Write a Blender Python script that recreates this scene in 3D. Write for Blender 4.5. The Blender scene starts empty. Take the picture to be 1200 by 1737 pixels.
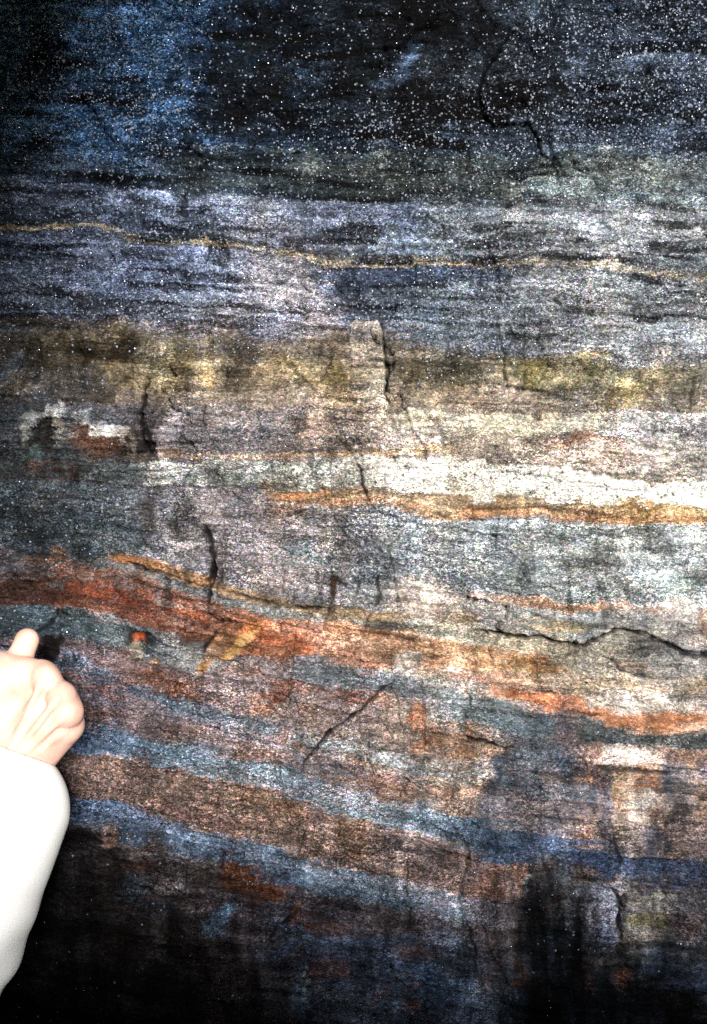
import bpy, bmesh, math, random
import numpy as np
from mathutils import Vector

# ------------------------------------------------------------------ camera, world, sun, exposure
C = bpy.context.scene
COL = C.collection
D = 1.35                       # camera to rock face, metres
S = 1.26 / 1737.0              # metres per photo pixel on the rock face
CZ = 1.65                      # camera height
cam_data = bpy.data.cameras.new('camera')
cam = bpy.data.objects.new('camera', cam_data)
COL.objects.link(cam)
cam.location = (0, -D, CZ)
cam.rotation_euler = (math.radians(90), 0, 0)
cam_data.sensor_fit = 'VERTICAL'
cam_data.sensor_height = 36.0
cam_data.lens = 36.0 * D / 1.26
cam_data.clip_start = 0.02
cam_data.clip_end = 2000
C.camera = cam

SUN_EL = math.radians(11)
SUN_AZ = math.radians(-10)      # the light travels a little to the left
world = bpy.data.worlds.new('World')
C.world = world
world.use_nodes = True
wn = world.node_tree
bg = wn.nodes['Background']
sky = wn.nodes.new('ShaderNodeTexSky')
sky.sky_type = 'NISHITA'
sky.sun_disc = False
sky.sun_elevation = SUN_EL
sky.sun_rotation = math.radians(180) + SUN_AZ
wn.links.new(sky.outputs[0], bg.inputs[0])
bg.inputs[1].default_value = 0.05

sun_data = bpy.data.lights.new('sun', 'SUN')
sun_data.energy = 3.0
sun_data.angle = math.radians(10)
sun_data.color = (1.0, 0.965, 0.91)
sun = bpy.data.objects.new('sun', sun_data)
COL.objects.link(sun)
ld = Vector((math.sin(SUN_AZ) * math.cos(SUN_EL), math.cos(SUN_AZ) * math.cos(SUN_EL), -math.sin(SUN_EL)))
sun.rotation_euler = ld.to_track_quat('-Z', 'Y').to_euler()
sun.location = (1.5, -6, 5)

C.view_settings.view_transform = 'Standard'
C.view_settings.look = 'None'
C.view_settings.gamma = 1.0
C.view_settings.exposure = 2.0
C.render.engine = 'CYCLES'
C.cycles.use_denoising = False
C.cycles.sample_clamp_indirect = 4.0
C.cycles.max_bounces = 5

# ------------------------------------------------------------------ helpers
def smooth(x):
    x = np.clip(x, 0, 1)
    return x * x * (3 - 2 * x)

def hash2(ix, iy, seed):
    n = (ix.astype(np.int64) * 374761393 + iy.astype(np.int64) * 668265263 + seed * 1442695041) & 0xFFFFFFFF
    n = ((n ^ (n >> 13)) * 1274126177) & 0xFFFFFFFF
    n = (n ^ (n >> 16)) & 0xFFFFFFFF
    return n.astype(np.float32) / np.float32(4294967295.0)

def vnoise(x, y, seed=0):
    ix = np.floor(x); iy = np.floor(y)
    fx = smooth(x - ix); fy = smooth(y - iy)
    a = hash2(ix, iy, seed); b = hash2(ix + 1, iy, seed)
    c = hash2(ix, iy + 1, seed); d = hash2(ix + 1, iy + 1, seed)
    return (a + (b - a) * fx) * (1 - fy) + (c + (d - c) * fx) * fy

def fbm(x, y, seed=0, octaves=4, gain=0.5):
    t = 0; amp = 1.0; tot = 0
    for o in range(octaves):
        ca, sa = math.cos(0.55 + 1.1 * o), math.sin(0.55 + 1.1 * o)     # turned octaves: no square grain
        t = t + amp * vnoise((x * ca - y * sa) * 2 ** o + 17.3 * o, (x * sa + y * ca) * 2 ** o - 9.1 * o, seed + o * 7)
        tot += amp; amp *= gain
    return t / tot

def lin(c):
    c = np.asarray(c, dtype=np.float32) / 255.0
    return np.where(c <= 0.04045, c / 12.92, ((np.maximum(c, 0.04045) + 0.055) / 1.055) ** 2.4)

def mesh_obj(name, verts, faces, mat=None, parent=None, smooth_shade=True):
    me = bpy.data.meshes.new(name)
    verts = np.asarray(verts, dtype=np.float32); faces = np.asarray(faces, dtype=np.int32)
    nv, nf, k = len(verts), len(faces), faces.shape[1]
    me.vertices.add(nv); me.vertices.foreach_set('co', verts.ravel())
    me.loops.add(nf * k); me.loops.foreach_set('vertex_index', faces.ravel())
    me.polygons.add(nf); me.polygons.foreach_set('loop_start', np.arange(0, nf * k, k, dtype=np.int32))
    if smooth_shade:
        me.polygons.foreach_set('use_smooth', np.ones(nf, dtype=bool))
    me.update(calc_edges=True)
    me.validate()
    o = bpy.data.objects.new(name, me)
    COL.objects.link(o)
    if mat: me.materials.append(mat)
    if parent: o.parent = parent
    return o

def new_mat(name):
    m = bpy.data.materials.new(name)
    m.use_nodes = True
    return m, m.node_tree.nodes, m.node_tree.links, m.node_tree.nodes['Principled BSDF']

# ------------------------------------------------------------------ rock material
def rock_material(name, attr=True, base=(0.06, 0.06, 0.062)):
    m, N, L, bs = new_mat(name)
    tc = N.new('ShaderNodeTexCoord')
    if attr:
        ca = N.new('ShaderNodeVertexColor'); ca.layer_name = 'mineral_colour'
        base_out = ca.outputs['Color']
        ta = N.new('ShaderNodeVertexColor'); ta.layer_name = 'mineral_traits'
        sep = N.new('ShaderNodeSeparateColor'); L.new(ta.outputs['Color'], sep.inputs[0])
        speck, mica, vein = sep.outputs[0], sep.outputs[1], sep.outputs[2]
    else:
        rgb = N.new('ShaderNodeRGB'); rgb.outputs[0].default_value = (*base, 1)
        base_out = rgb.outputs[0]
        def val(v):
            n = N.new('ShaderNodeValue'); n.outputs[0].default_value = v; return n.outputs[0]
        speck, mica, vein = val(0.7), val(0.2), val(0.0)

    def math_(op, a, b=None, clamp=False):
        n = N.new('ShaderNodeMath'); n.operation = op; n.use_clamp = clamp
        for i, v in enumerate((a, b)):
            if v is None: continue
            if isinstance(v, (int, float)): n.inputs[i].default_value = v
            else: L.new(v, n.inputs[i])
        return n.outputs[0]

    # mineral grains: each crystal has a brightness of its own
    def voro(scale, stretch=None):
        v = N.new('ShaderNodeTexVoronoi'); v.inputs['Scale'].default_value = scale
        src = tc.outputs['Object']
        if stretch:
            mp = N.new('ShaderNodeMapping'); mp.inputs['Scale'].default_value = stretch
            L.new(src, mp.inputs[0]); src = mp.outputs[0]
        L.new(src, v.inputs['Vector'])
        return v
    v1 = voro(900, (0.8, 1, 1.15))
    s1 = N.new('ShaderNodeSeparateColor'); L.new(v1.outputs['Color'], s1.inputs[0])
    v2 = voro(460, (0.7, 1, 1.25))
    s2 = N.new('ShaderNodeSeparateColor'); L.new(v2.outputs['Color'], s2.inputs[0])
    # multiplier: 2^(k*(r-0.5)) for the two grain sizes
    nz = N.new('ShaderNodeTexNoise'); nz.inputs['Scale'].default_value = 150; nz.inputs['Detail'].default_value = 4
    nz.inputs['Roughness'].default_value = 0.65
    L.new(tc.outputs['Object'], nz.inputs['Vector'])
    e1 = math_('MULTIPLY', math_('SUBTRACT', s1.outputs[0], 0.52), 2.9)
    e2 = math_('MULTIPLY', math_('SUBTRACT', s2.outputs[0], 0.52), 2.0)
    e3 = math_('MULTIPLY', math_('SUBTRACT', nz.outputs['Fac'], 0.5), 2.6)
    e = math_('MULTIPLY', math_('ADD', math_('ADD', e1, e2), e3), speck)
    mult = math_('POWER', 2.0, e)
    sc = N.new('ShaderNodeVectorMath'); sc.operation = 'SCALE'
    L.new(base_out, sc.inputs[0]); L.new(mult, sc.inputs['Scale'])
    # slight hue scatter between grains
    hs = N.new('ShaderNodeMix'); hs.data_type = 'RGBA'; hs.blend_type = 'OVERLAY'
    L.new(math_('MULTIPLY', speck, 0.16), hs.inputs['Factor'])
    L.new(sc.outputs[0], hs.inputs['A']); L.new(v2.outputs['Color'], hs.inputs['B'])
    # pale feldspar / quartz grains sprinkled through
    v3 = voro(520)
    s3 = N.new('ShaderNodeSeparateColor'); L.new(v3.outputs['Color'], s3.inputs[0])
    pale = math_('GREATER_THAN', s3.outputs[0], math_('SUBTRACT', 1.0, math_('MULTIPLY', math_('MULTIPLY', mica, mica), 0.14)))
    mxp = N.new('ShaderNodeMix'); mxp.data_type = 'RGBA'
    L.new(math_('MULTIPLY', pale, math_('ADD', 0.15, math_('MULTIPLY', s3.outputs[1], 0.6))), mxp.inputs['Factor'])
    L.new(hs.outputs['Result'], mxp.inputs['A'])
    mxp.inputs['B'].default_value = (0.20, 0.23, 0.30, 1)
    L.new(mxp.outputs['Result'], bs.inputs['Base Color'])
    bs.inputs['Roughness'].default_value = 0.85
    bs.inputs['Specular IOR Level'].default_value = 0.03
    # relief of the grains
    bp = N.new('ShaderNodeBump'); bp.inputs['Strength'].default_value = 0.45; bp.inputs['Distance'].default_value = 0.0012
    L.new(math_('ADD', nz.outputs['Fac'], math_('MULTIPLY', s1.outputs[1], 0.35)), bp.inputs['Height'])
    L.new(bp.outputs[0], bs.inputs['Normal'])
    # mica flakes: small mirrors lying at random tilts
    v4 = voro(760)
    s4 = N.new('ShaderNodeSeparateColor'); L.new(v4.outputs['Color'], s4.inputs[0])
    geo = N.new('ShaderNodeNewGeometry')
    off = N.new('ShaderNodeVectorMath'); off.operation = 'SUBTRACT'
    L.new(v4.outputs['Color'], off.inputs[0]); off.inputs[1].default_value = (0.5, 0.5, 0.5)
    off2 = N.new('ShaderNodeVectorMath'); off2.operation = 'SCALE'; L.new(off.outputs[0], off2.inputs[0]); off2.inputs['Scale'].default_value = 1.1
    nn = N.new('ShaderNodeVectorMath'); nn.operation = 'ADD'; L.new(geo.outputs['Normal'], nn.inputs[0]); L.new(off2.outputs[0], nn.inputs[1])
    nn2 = N.new('ShaderNodeVectorMath'); nn2.operation = 'NORMALIZE'; L.new(nn.outputs[0], nn2.inputs[0])
    gl = N.new('ShaderNodeBsdfAnisotropic') if hasattr(bpy.types, 'ShaderNodeBsdfAnisotropic') else N.new('ShaderNodeBsdfGlossy')
    gl.inputs['Roughness'].default_value = 0.42
    fc = N.new('ShaderNodeVectorMath'); fc.operation = 'SCALE'; fc.inputs[0].default_value = (0.50, 0.58, 0.78)
    L.new(math_('POWER', s4.outputs[1], 3.5), fc.inputs['Scale']); L.new(fc.outputs[0], gl.inputs['Color'])
    L.new(nn2.outputs[0], gl.inputs['Normal'])
    v5 = N.new('ShaderNodeTexWhiteNoise'); L.new(v4.outputs['Position'], v5.inputs['Vector'])
    cn = N.new('ShaderNodeTexNoise'); cn.inputs['Scale'].default_value = 22; cn.inputs['Detail'].default_value = 3
    L.new(tc.outputs['Object'], cn.inputs['Vector'])
    clump = math_('MULTIPLY', math_('SUBTRACT', cn.outputs['Fac'], 0.33), 5.0, True)
    disc = math_('LESS_THAN', v4.outputs['Distance'], 0.48)
    flake = math_('MULTIPLY', disc, math_('LESS_THAN', v5.outputs['Value'], math_('MULTIPLY', math_('MULTIPLY', math_('MULTIPLY', mica, mica), clump), 0.32)))
    ms = N.new('ShaderNodeMixShader')
    L.new(flake, ms.inputs[0]); L.new(bs.outputs[0], ms.inputs[1]); L.new(gl.outputs[0], ms.inputs[2])
    L.new(ms.outputs[0], N['Material Output'].inputs['Surface'])
    return m

# ------------------------------------------------------------------ the rock face
#  grid in photo-pixel units on the wall plane; fine inside the frame, coarse beyond
fx = np.arange(-60, 1264, 2.0)
fy = np.arange(-60, 1800, 2.0)
def tails(a, lo, hi):
    left = []; x = a[0]; st = 2.0
    while x > lo:
        st *= 1.25; st = min(st, 60); x -= st; left.append(x)
    right = []; x = a[-1]; st = 2.0
    while x < hi:
        st *= 1.25; st = min(st, 60); x += st; right.append(x)
    return np.concatenate([np.array(left[::-1]), a, np.array(right)])
gx = tails(fx, -4200, 5400)
gy = tails(fy, -1850, 3160)
PX, PY = np.meshgrid(gx.astype(np.float32), gy.astype(np.float32))
SH = PX.shape
# wandering of every boundary
w1 = fbm(PX / 90, PY / 60, 11, 4) - 0.5
w2 = fbm(PX / 26, PY / 18, 12, 3) - 0.5
w3 = fbm(PX / 9, PY / 7, 13, 2) - 0.5
WX = PX + 26 * (fbm(PX / 70, PY / 70, 14, 3) - 0.5) + 10 * (fbm(PX / 14, PY / 14, 15, 2) - 0.5)
WY = PY + 14 * w1 + 10 * w2 + 7 * w3 + 20 * (fbm(PX / 120, PY / 8, 16, 3) - 0.5)

# facets: broken cells that each lie at a tilt of their own and carry a skin of their own
def facets(cs, asp, warp, tilt, seed):
    bx = PX + warp * (fbm(PX / 80, PY / 80, seed, 4) - 0.5); by = (PY + warp * (fbm(PX / 80, PY / 80, seed + 1, 4) - 0.5)) * asp
    d1 = np.full(SH, 1e9, np.float32); fac = np.zeros(SH, np.float32); idh = np.zeros(SH, np.float32)
    ci = np.floor(bx / cs); cj = np.floor(by / cs)
    for oi in (-1, 0, 1):
        for oj in (-1, 0, 1):
            qi = ci + oi; qj = cj + oj
            ddx = bx - (qi + 0.1 + 0.8 * hash2(qi, qj, seed + 5)) * cs; ddy = by - (qj + 0.1 + 0.8 * hash2(qi, qj, seed + 6)) * cs
            dd = ddx * ddx + ddy * ddy
            fv = ((hash2(qi, qj, seed + 7) - 0.5) * tilt * ddx + (hash2(qi, qj, seed + 8) - 0.5) * tilt * ddy + (hash2(qi, qj, seed + 9) - 0.5) * 2.2) * S
            k = dd < d1
            fac = np.where(k, fv, fac); d1 = np.where(k, dd, d1); idh = np.where(k, hash2(qi, qj, seed + 10), idh)
    return fac, idh - 0.5
fA, idA = facets(170.0, 0.8, 150, 0.19, 200)
fB, idB = facets(62.0, 1.2, 60, 0.24, 220)
facet_h = fA + 0.7 * fB
WY = WY + 11 * idA + 6 * idB + 5 * (hash2(np.arange(SH[1])[None, :] + np.zeros(SH), np.arange(SH[0])[:, None] + np.zeros(SH), 77) - 0.5)
WY = WY.astype(np.float32)
col = np.zeros(SH + (3,), np.float32)
speck = np.full(SH, 0.8, np.float32)
mica = np.full(SH, 0.35, np.float32)
hgt = np.zeros(SH, np.float32)            # metres out of the wall

def curve(pts, x):
    p = np.array(pts, float)
    return np.interp(x, p[:, 0], p[:, 1]).astype(np.float32)

def put(mask, color, sp=None, mi=None):
    global col, speck, mica
    color = np.asarray(color, np.float32)
    col += (color - col) * mask[..., None]
    if sp is not None: speck += (sp - speck) * mask
    if mi is not None: mica += (mi - mica) * mask

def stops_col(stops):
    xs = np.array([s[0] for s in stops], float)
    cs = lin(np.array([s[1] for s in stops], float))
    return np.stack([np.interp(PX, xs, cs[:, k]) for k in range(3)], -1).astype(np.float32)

def band(top, bot, stops, soft=6.0, alpha=1.0, x0=-9e9, x1=9e9, xs=40.0, rag=1.0, sp=None, mi=None, step=0.0, lam=0.0, streak=0.0):
    global hgt
    wy = PY + (WY - PY) * rag
    a = curve(top, PX) if not np.isscalar(top) else top
    b = curve(bot, PX) if not np.isscalar(bot) else bot
    m = smooth((wy - a) / soft + 0.5) * smooth((b - wy) / soft + 0.5)
    m = m * smooth((WX - x0) / xs + 0.5) * smooth((x1 - WX) / xs + 0.5)
    mm = m * alpha
    if streak:
        mm = mm * (1 - streak + streak * smooth((fbm(PX / 120, STRAT * 9, 31, 4) - 0.32) / 0.3))
    c = stops_col(stops)
    if lam:
        c = c * (2.0 ** (lam * (fbm(PX / 260, STRAT * 16, 41, 3) - 0.5) * 2))[..., None]
    put(mm, c, sp, mi)
    hgt += step * m
    return m

def blob(cx, cy, rx, ry, color, rot=0.0, alpha=1.0, soft=0.35, rag=1.0, sp=None, mi=None, h=0.0):
    global hgt
    sel = (np.abs(PX - cx) < 2.2 * max(rx, ry) + 40) & (np.abs(PY - cy) < 2.2 * max(rx, ry) + 40)
    ys = np.where(sel.any(1))[0]; xs_ = np.where(sel.any(0))[0]
    if not len(ys) or not len(xs_): return
    sl = (slice(ys[0], ys[-1] + 1), slice(xs_[0], xs_[-1] + 1))
    dx = PX[sl] + (WX - PX)[sl] * rag - cx; dy = PY[sl] + (WY - PY)[sl] * rag * 1.3 - cy
    c, s = math.cos(math.radians(rot)), math.sin(math.radians(rot))
    u = (dx * c + dy * s) / rx; v = (-dx * s + dy * c) / ry
    r = np.sqrt(u * u + v * v) + 0.5 * rag * (fbm(PX[sl] / 22, PY[sl] / 22, 51, 3) - 0.5)
    m = smooth((1 - r) / soft + 0.5) * alpha
    cc = lin(np.array(color, float)).astype(np.float32)
    col[sl] += (cc - col[sl]) * m[..., None]
    if sp is not None: speck[sl] += (sp - speck[sl]) * m
    if mi is not None: mica[sl] += (mi - mica[sl]) * m
    hgt[sl] += h * m

def poly_patch(pts, color, alpha=1.0, soft=5.0, rag=0.4, sp=None, h=0.0):
    """flat chip or scar with straight broken sides"""
    p = np.array(pts, float)
    lo = p.min(0) - 30; hi = p.max(0) + 30
    ys = np.where((gy > lo[1]) & (gy < hi[1]))[0]; xs_ = np.where((gx > lo[0]) & (gx < hi[0]))[0]
    sl = (slice(ys[0], ys[-1] + 1), slice(xs_[0], xs_[-1] + 1))
    x = PX[sl] + (WX - PX)[sl] * rag; y = PY[sl] + (WY - PY)[sl] * rag
    ins = np.zeros(x.shape, bool); dist = np.full(x.shape, 1e9, np.float32)
    n = len(p)
    for i in range(n):
        ax, ay = p[i]; bx, by = p[(i + 1) % n]
        cond = ((ay > y) != (by > y)) & (x < (bx - ax) * (y - ay) / ((by - ay) if by != ay else 1e-9) + ax)
        ins ^= cond
        t = np.clip(((x - ax) * (bx - ax) + (y - ay) * (by - ay)) / ((bx - ax) ** 2 + (by - ay) ** 2 + 1e-9), 0, 1)
        dist = np.minimum(dist, np.hypot(x - ax - t * (bx - ax), y - ay - t * (by - ay)))
    sd = np.where(ins, dist, -dist)
    m = smooth(sd / soft + 0.5)
    if color is not None:
        cc = lin(np.array(color, float)).astype(np.float32)
        col[sl] += (cc - col[sl]) * (m * alpha)[..., None]
    if sp is not None: speck[sl] += (sp - speck[sl]) * m * alpha
    hgt[sl] += h * m

def crack(pts, width=3.0, color=(14, 12, 10), alpha=0.95, depth=0.006, wob=5.0, taper=True, seed=0, shade=0.0):
    """a groove along a polyline, dark soil with the shade of its depth painted in"""
    p = np.array(pts, float)
    lo = p.min(0) - 40; hi = p.max(0) + 40
    ys = np.where((gy > lo[1]) & (gy < hi[1]))[0]; xs_ = np.where((gx > lo[0]) & (gx < hi[0]))[0]
    sl = (slice(ys[0], ys[-1] + 1), slice(xs_[0], xs_[-1] + 1))
    x = PX[sl] + wob * 2.2 * (fbm(PX[sl] / 30, PY[sl] / 30, 61 + seed, 4) - 0.5)
    y = PY[sl] + wob * 2.2 * (fbm(PX[sl] / 30, PY[sl] / 30, 71 + seed, 4) - 0.5)
    x = x + 4.5 * (vnoise(PX[sl] / 6, PY[sl] / 6, 63 + seed) - 0.5); y = y + 4.5 * (vnoise(PX[sl] / 6, PY[sl] / 6, 73 + seed) - 0.5)
    seg = np.hypot(*(p[1:] - p[:-1]).T); tot = seg.sum(); acc = 0
    best = np.full(x.shape, 1e9, np.float32); para = np.zeros(x.shape, np.float32)
    for i in range(len(p) - 1):
        ax, ay = p[i]; bx, by = p[i + 1]
        t = np.clip(((x - ax) * (bx - ax) + (y - ay) * (by - ay)) / (seg[i] ** 2 + 1e-9), 0, 1)
        d = np.hypot(x - ax - t * (bx - ax), y - ay - t * (by - ay))
        k = d < best
        best = np.where(k, d, best); para = np.where(k, (acc + t * seg[i]) / tot, para)
        acc += seg[i]
    wv = 0.58 * width * (0.55 + 0.9 * fbm(PX[sl] / 18, PY[sl] / 18, 81 + seed, 2))
    if taper: wv = wv * np.clip(np.minimum(para, 1 - para) * 7 + 0.25, 0, 1)
    m = smooth((wv - best) / 2.2 + 0.5)
    cc = lin(np.array(color, float)).astype(np.float32)
    col[sl] += (cc - col[sl]) * (m * alpha)[..., None]  # fill colour also carries the groove's painted shade
    speck[sl] += (0.3 - speck[sl]) * m * alpha
    mica[sl] += (0 - mica[sl]) * m * alpha
    hgt[sl] -= 0.8 * depth * smooth((wv * 1.2 - best) / 3 + 0.5)

# --- strata: reference surfaces that the bedding follows
REF = [
    [(-200, -60), (1300, -60)],
    [(-200, 380), (38, 385), (240, 400), (440, 418), (540, 437), (740, 450), (940, 452), (1040, 463), (1200, 470), (1400, 480)],
    [(-200, 685), (240, 680), (640, 690), (1040, 705), (1300, 702)],
    [(-200, 790), (280, 800), (640, 795), (840, 812), (1040, 833), (1300, 835)],
    [(-200, 890), (190, 940), (380, 995), (540, 1028), (740, 1055), (900, 1078), (1200, 1108), (1300, 1118)],
    [(-200, 1060), (38, 1110), (240, 1180), (440, 1240), (640, 1285), (840, 1320), (1200, 1360)],
    [(-200, 1180), (38, 1215), (240, 1265), (440, 1310), (640, 1365), (820, 1420), (1000, 1440), (1300, 1452)],
    [(-200, 1290), (38, 1335), (200, 1375), (400, 1440), (640, 1510), (840, 1550), (1200, 1575)],
    [(-200, 1700), (600, 1790), (1300, 1840)],
]
STRAT = np.zeros(SH, np.float32)
refs = [curve(r, PX) for r in REF]
for i in range(len(refs) - 1):
    f = (WY * 0.6 + PY * 0.4 - refs[i]) / (refs[i + 1] - refs[i])
    STRAT = np.where((f >= 0), i + np.clip(f, 0, 1), STRAT)
STRAT = np.where(PY < refs[0], (PY - refs[0]) / 440, STRAT)
STRAT = np.where(PY > refs[-1], 8 + (PY - refs[-1]) / 400, STRAT)
lam1 = fbm(PX / 330, STRAT * 11, 21, 4) - 0.5
lam2 = fbm(PX / 150, STRAT * 34, 22, 3) - 0.5
mot1 = fbm(PX / 60, PY / 60, 23, 5, 0.55) - 0.5
mot2 = fbm(PX / 26, PY / 24, 24, 5, 0.68) - 0.5
drip = fbm(PX / 20, PY / 95, 25, 4) - 0.5

exec_paint = True
# base: dark blue-grey biotite schist everywhere
put(np.ones(SH, np.float32), stops_col([(0, (54, 98, 150)), (350, (42, 72, 112)), (700, (44, 52, 66)), (1200, (62, 72, 96))]), 0.95, 0.9)
band([(-200, 720), (1300, 720)], [(-200, 4000), (1300, 4000)], [(0, (88, 84, 90)), (700, (150, 144, 142)), (1200, (160, 152, 146))], 30, 1.0, sp=0.9, mi=0.2)
# --- top: near-black lens-shaped patches in blue mica schist
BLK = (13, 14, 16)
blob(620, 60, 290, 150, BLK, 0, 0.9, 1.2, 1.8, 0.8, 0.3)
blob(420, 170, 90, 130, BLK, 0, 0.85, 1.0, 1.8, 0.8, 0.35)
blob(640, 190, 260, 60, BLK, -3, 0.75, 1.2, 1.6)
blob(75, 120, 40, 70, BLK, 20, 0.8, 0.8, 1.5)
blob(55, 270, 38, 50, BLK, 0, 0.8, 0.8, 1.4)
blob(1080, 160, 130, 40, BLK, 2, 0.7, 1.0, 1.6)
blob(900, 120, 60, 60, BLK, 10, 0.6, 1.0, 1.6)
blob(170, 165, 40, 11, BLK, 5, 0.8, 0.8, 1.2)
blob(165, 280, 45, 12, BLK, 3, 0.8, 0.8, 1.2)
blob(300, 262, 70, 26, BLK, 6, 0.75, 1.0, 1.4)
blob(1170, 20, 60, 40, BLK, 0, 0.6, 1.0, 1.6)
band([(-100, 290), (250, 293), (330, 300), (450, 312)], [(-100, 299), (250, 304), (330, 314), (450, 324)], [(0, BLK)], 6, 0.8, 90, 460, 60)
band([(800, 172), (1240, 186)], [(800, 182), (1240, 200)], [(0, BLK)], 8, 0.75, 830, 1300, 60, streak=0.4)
# diagonal blue chip scar near the top and others
poly_patch([(700, 85), (713, 100), (690, 130), (650, 150), (625, 146), (670, 120)], (84, 106, 146), 0.35, 18, 1.4)
poly_patch([(770, 205), (785, 210), (775, 240), (745, 240)], (84, 106, 146), 0.3, 18, 1.4)
# greenish dark mottled layer with pale grey patches
band([(-200, 255), (500, 268), (800, 262), (1300, 245)], [(-200, 350), (300, 350), (520, 350), (680, 345), (800, 345), (1300, 335)],
     [(0, (72, 84, 112)), (300, (66, 72, 84)), (560, (50, 56, 54)), (800, (58, 66, 62)), (1000, (92, 104, 108)), (1200, (104, 112, 122))], 40, 0.85, rag=2.0, sp=1.0, mi=0.5, streak=0.3)
for cx, cy, rx, ry, a in [(905, 305, 26, 26, .5), (965, 320, 36, 36, .5), (1020, 310, 30, 40, .5), (1080, 280, 50, 26, .45), (520, 285, 26, 22, .45), (640, 280, 30, 20, .4), (1150, 310, 45, 34, .4), (870, 320, 24, 18, .4)]:
    blob(cx, cy, rx * 1.3, ry, (140, 152, 154), 10, a * 0.75, 1.4, 2.2)
band([(400, 325), (520, 335), (700, 338), (820, 335)], [(400, 338), (520, 352), (700, 354), (820, 350)], [(0, (22, 24, 24))], 10, 0.8, 440, 720, 80, streak=0.3)
# --- purple-grey mica schist
band([(-200, 300), (38, 305), (240, 318), (360, 335), (520, 352), (700, 352), (800, 352), (1000, 345), (1300, 345)],
     [(-200, 540), (240, 560), (640, 575), (840, 600), (1300, 640)],
     [(0, (92, 102, 138)), (240, (104, 112, 148)), (440, (140, 142, 168)), (560, (128, 130, 158)), (700, (112, 120, 142)), (860, (132, 138, 152)), (1000, (152, 158, 168)), (1200, (164, 172, 184))],
     14, 0.95, sp=1.0, mi=0.75, lam=0.55)
# pale shale tongue lower middle, dark blue layer
blob(480, 470, 90, 75, (186, 184, 196), 25, 0.75, 0.9, 1.5)
blob(520, 530, 60, 30, (178, 174, 178), 12, 0.5, 0.9, 1.5)
blob(330, 500, 60, 40, (146, 150, 170), 0, 0.4, 0.9, 1.5)
band([(520, 440), (640, 447), (760, 455), (900, 458)], [(520, 472), (640, 484), (760, 482), (900, 474)], [(0, (82, 92, 128))], 12, 0.75, 525, 870, 60)
band([(500, 355), (700, 352)], [(500, 395), (700, 392)], [(0, (92, 98, 132))], 14, 0.7, 520, 720, 60)
band([(0, 405), (300, 412), (420, 425)], [(0, 480), (300, 500), (420, 510)], [(0, (112, 120, 160))], 22, 0.5, 100, 420, 80)
for cx, cy, rx, ry in [(140, 420, 55, 7), (240, 432, 50, 8), (200, 520, 90, 12), (120, 500, 60, 10), (380, 438, 9, 34)]:
    blob(cx, cy, rx, ry, (26, 27, 32), 3, 0.75, 0.9, 1.2)
band([(38, 480), (240, 498), (420, 520)], [(38, 560), (240, 552), (420, 560)], [(0, (48, 50, 56)), (240, (78, 78, 92)), (400, (120, 118, 128))], 22, 0.7, -500, 430, 80, streak=0.35)
# thin dark and ochre laminae round the beige line
LINE = REF[1]
def shift(c, dy): return [(x, y + dy) for x, y in c]
for dy, th, c, a, s in [(-46, 7, (22, 23, 24), .75, .5), (-30, 6, (24, 26, 26), .8, .5), (-16, 9, (44, 48, 42), .6, .4), (-9, 9, (26, 27, 26), .85, .35),
                        (-4, 9, (178, 164, 130), .85, .4), (5, 7, (30, 28, 30), .8, .4), (22, 5, (36, 38, 48), .6, .6), (52, 6, (40, 42, 54), .55, .6)]:
    band(shift(LINE, dy), shift(LINE, dy + th), [(0, c)], 4, a, streak=s)
band(shift(LINE, -42), shift(LINE, -30), [(0, (34, 37, 38))], 5, 0.75, 780, 1020, 60, streak=0.3)
band(shift(LINE, -26), shift(LINE, -14), [(0, (44, 54, 54))], 5, 0.7, 1040, 1300, 60, streak=0.3)
blob(1185, 392, 16, 14, (235, 240, 245), 0, 0.8, 0.8)
blob(597, 425, 9, 14, (150, 160, 172), 0, 0.8, 0.5)
poly_patch([(560, 410), (580, 408), (585, 440), (566, 440)], (100, 108, 120), 0.5)
# --- ochre-brown band
OT = [(-200, 548), (38, 552), (240, 545), (380, 560), (470, 570), (560, 560), (660, 568), (760, 590), (860, 605), (1040, 612), (1300, 645)]
OB = [(-200, 690), (240, 688), (440, 698), (640, 702), (840, 706), (1040, 708), (1300, 704)]
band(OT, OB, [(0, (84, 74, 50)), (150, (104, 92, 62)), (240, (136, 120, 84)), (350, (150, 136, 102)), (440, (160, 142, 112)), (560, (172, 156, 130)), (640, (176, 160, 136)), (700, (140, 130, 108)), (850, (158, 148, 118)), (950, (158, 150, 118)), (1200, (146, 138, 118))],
     34, 0.86, rag=1.7, sp=0.7, mi=0.15, lam=0.3, streak=0.35)
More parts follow.
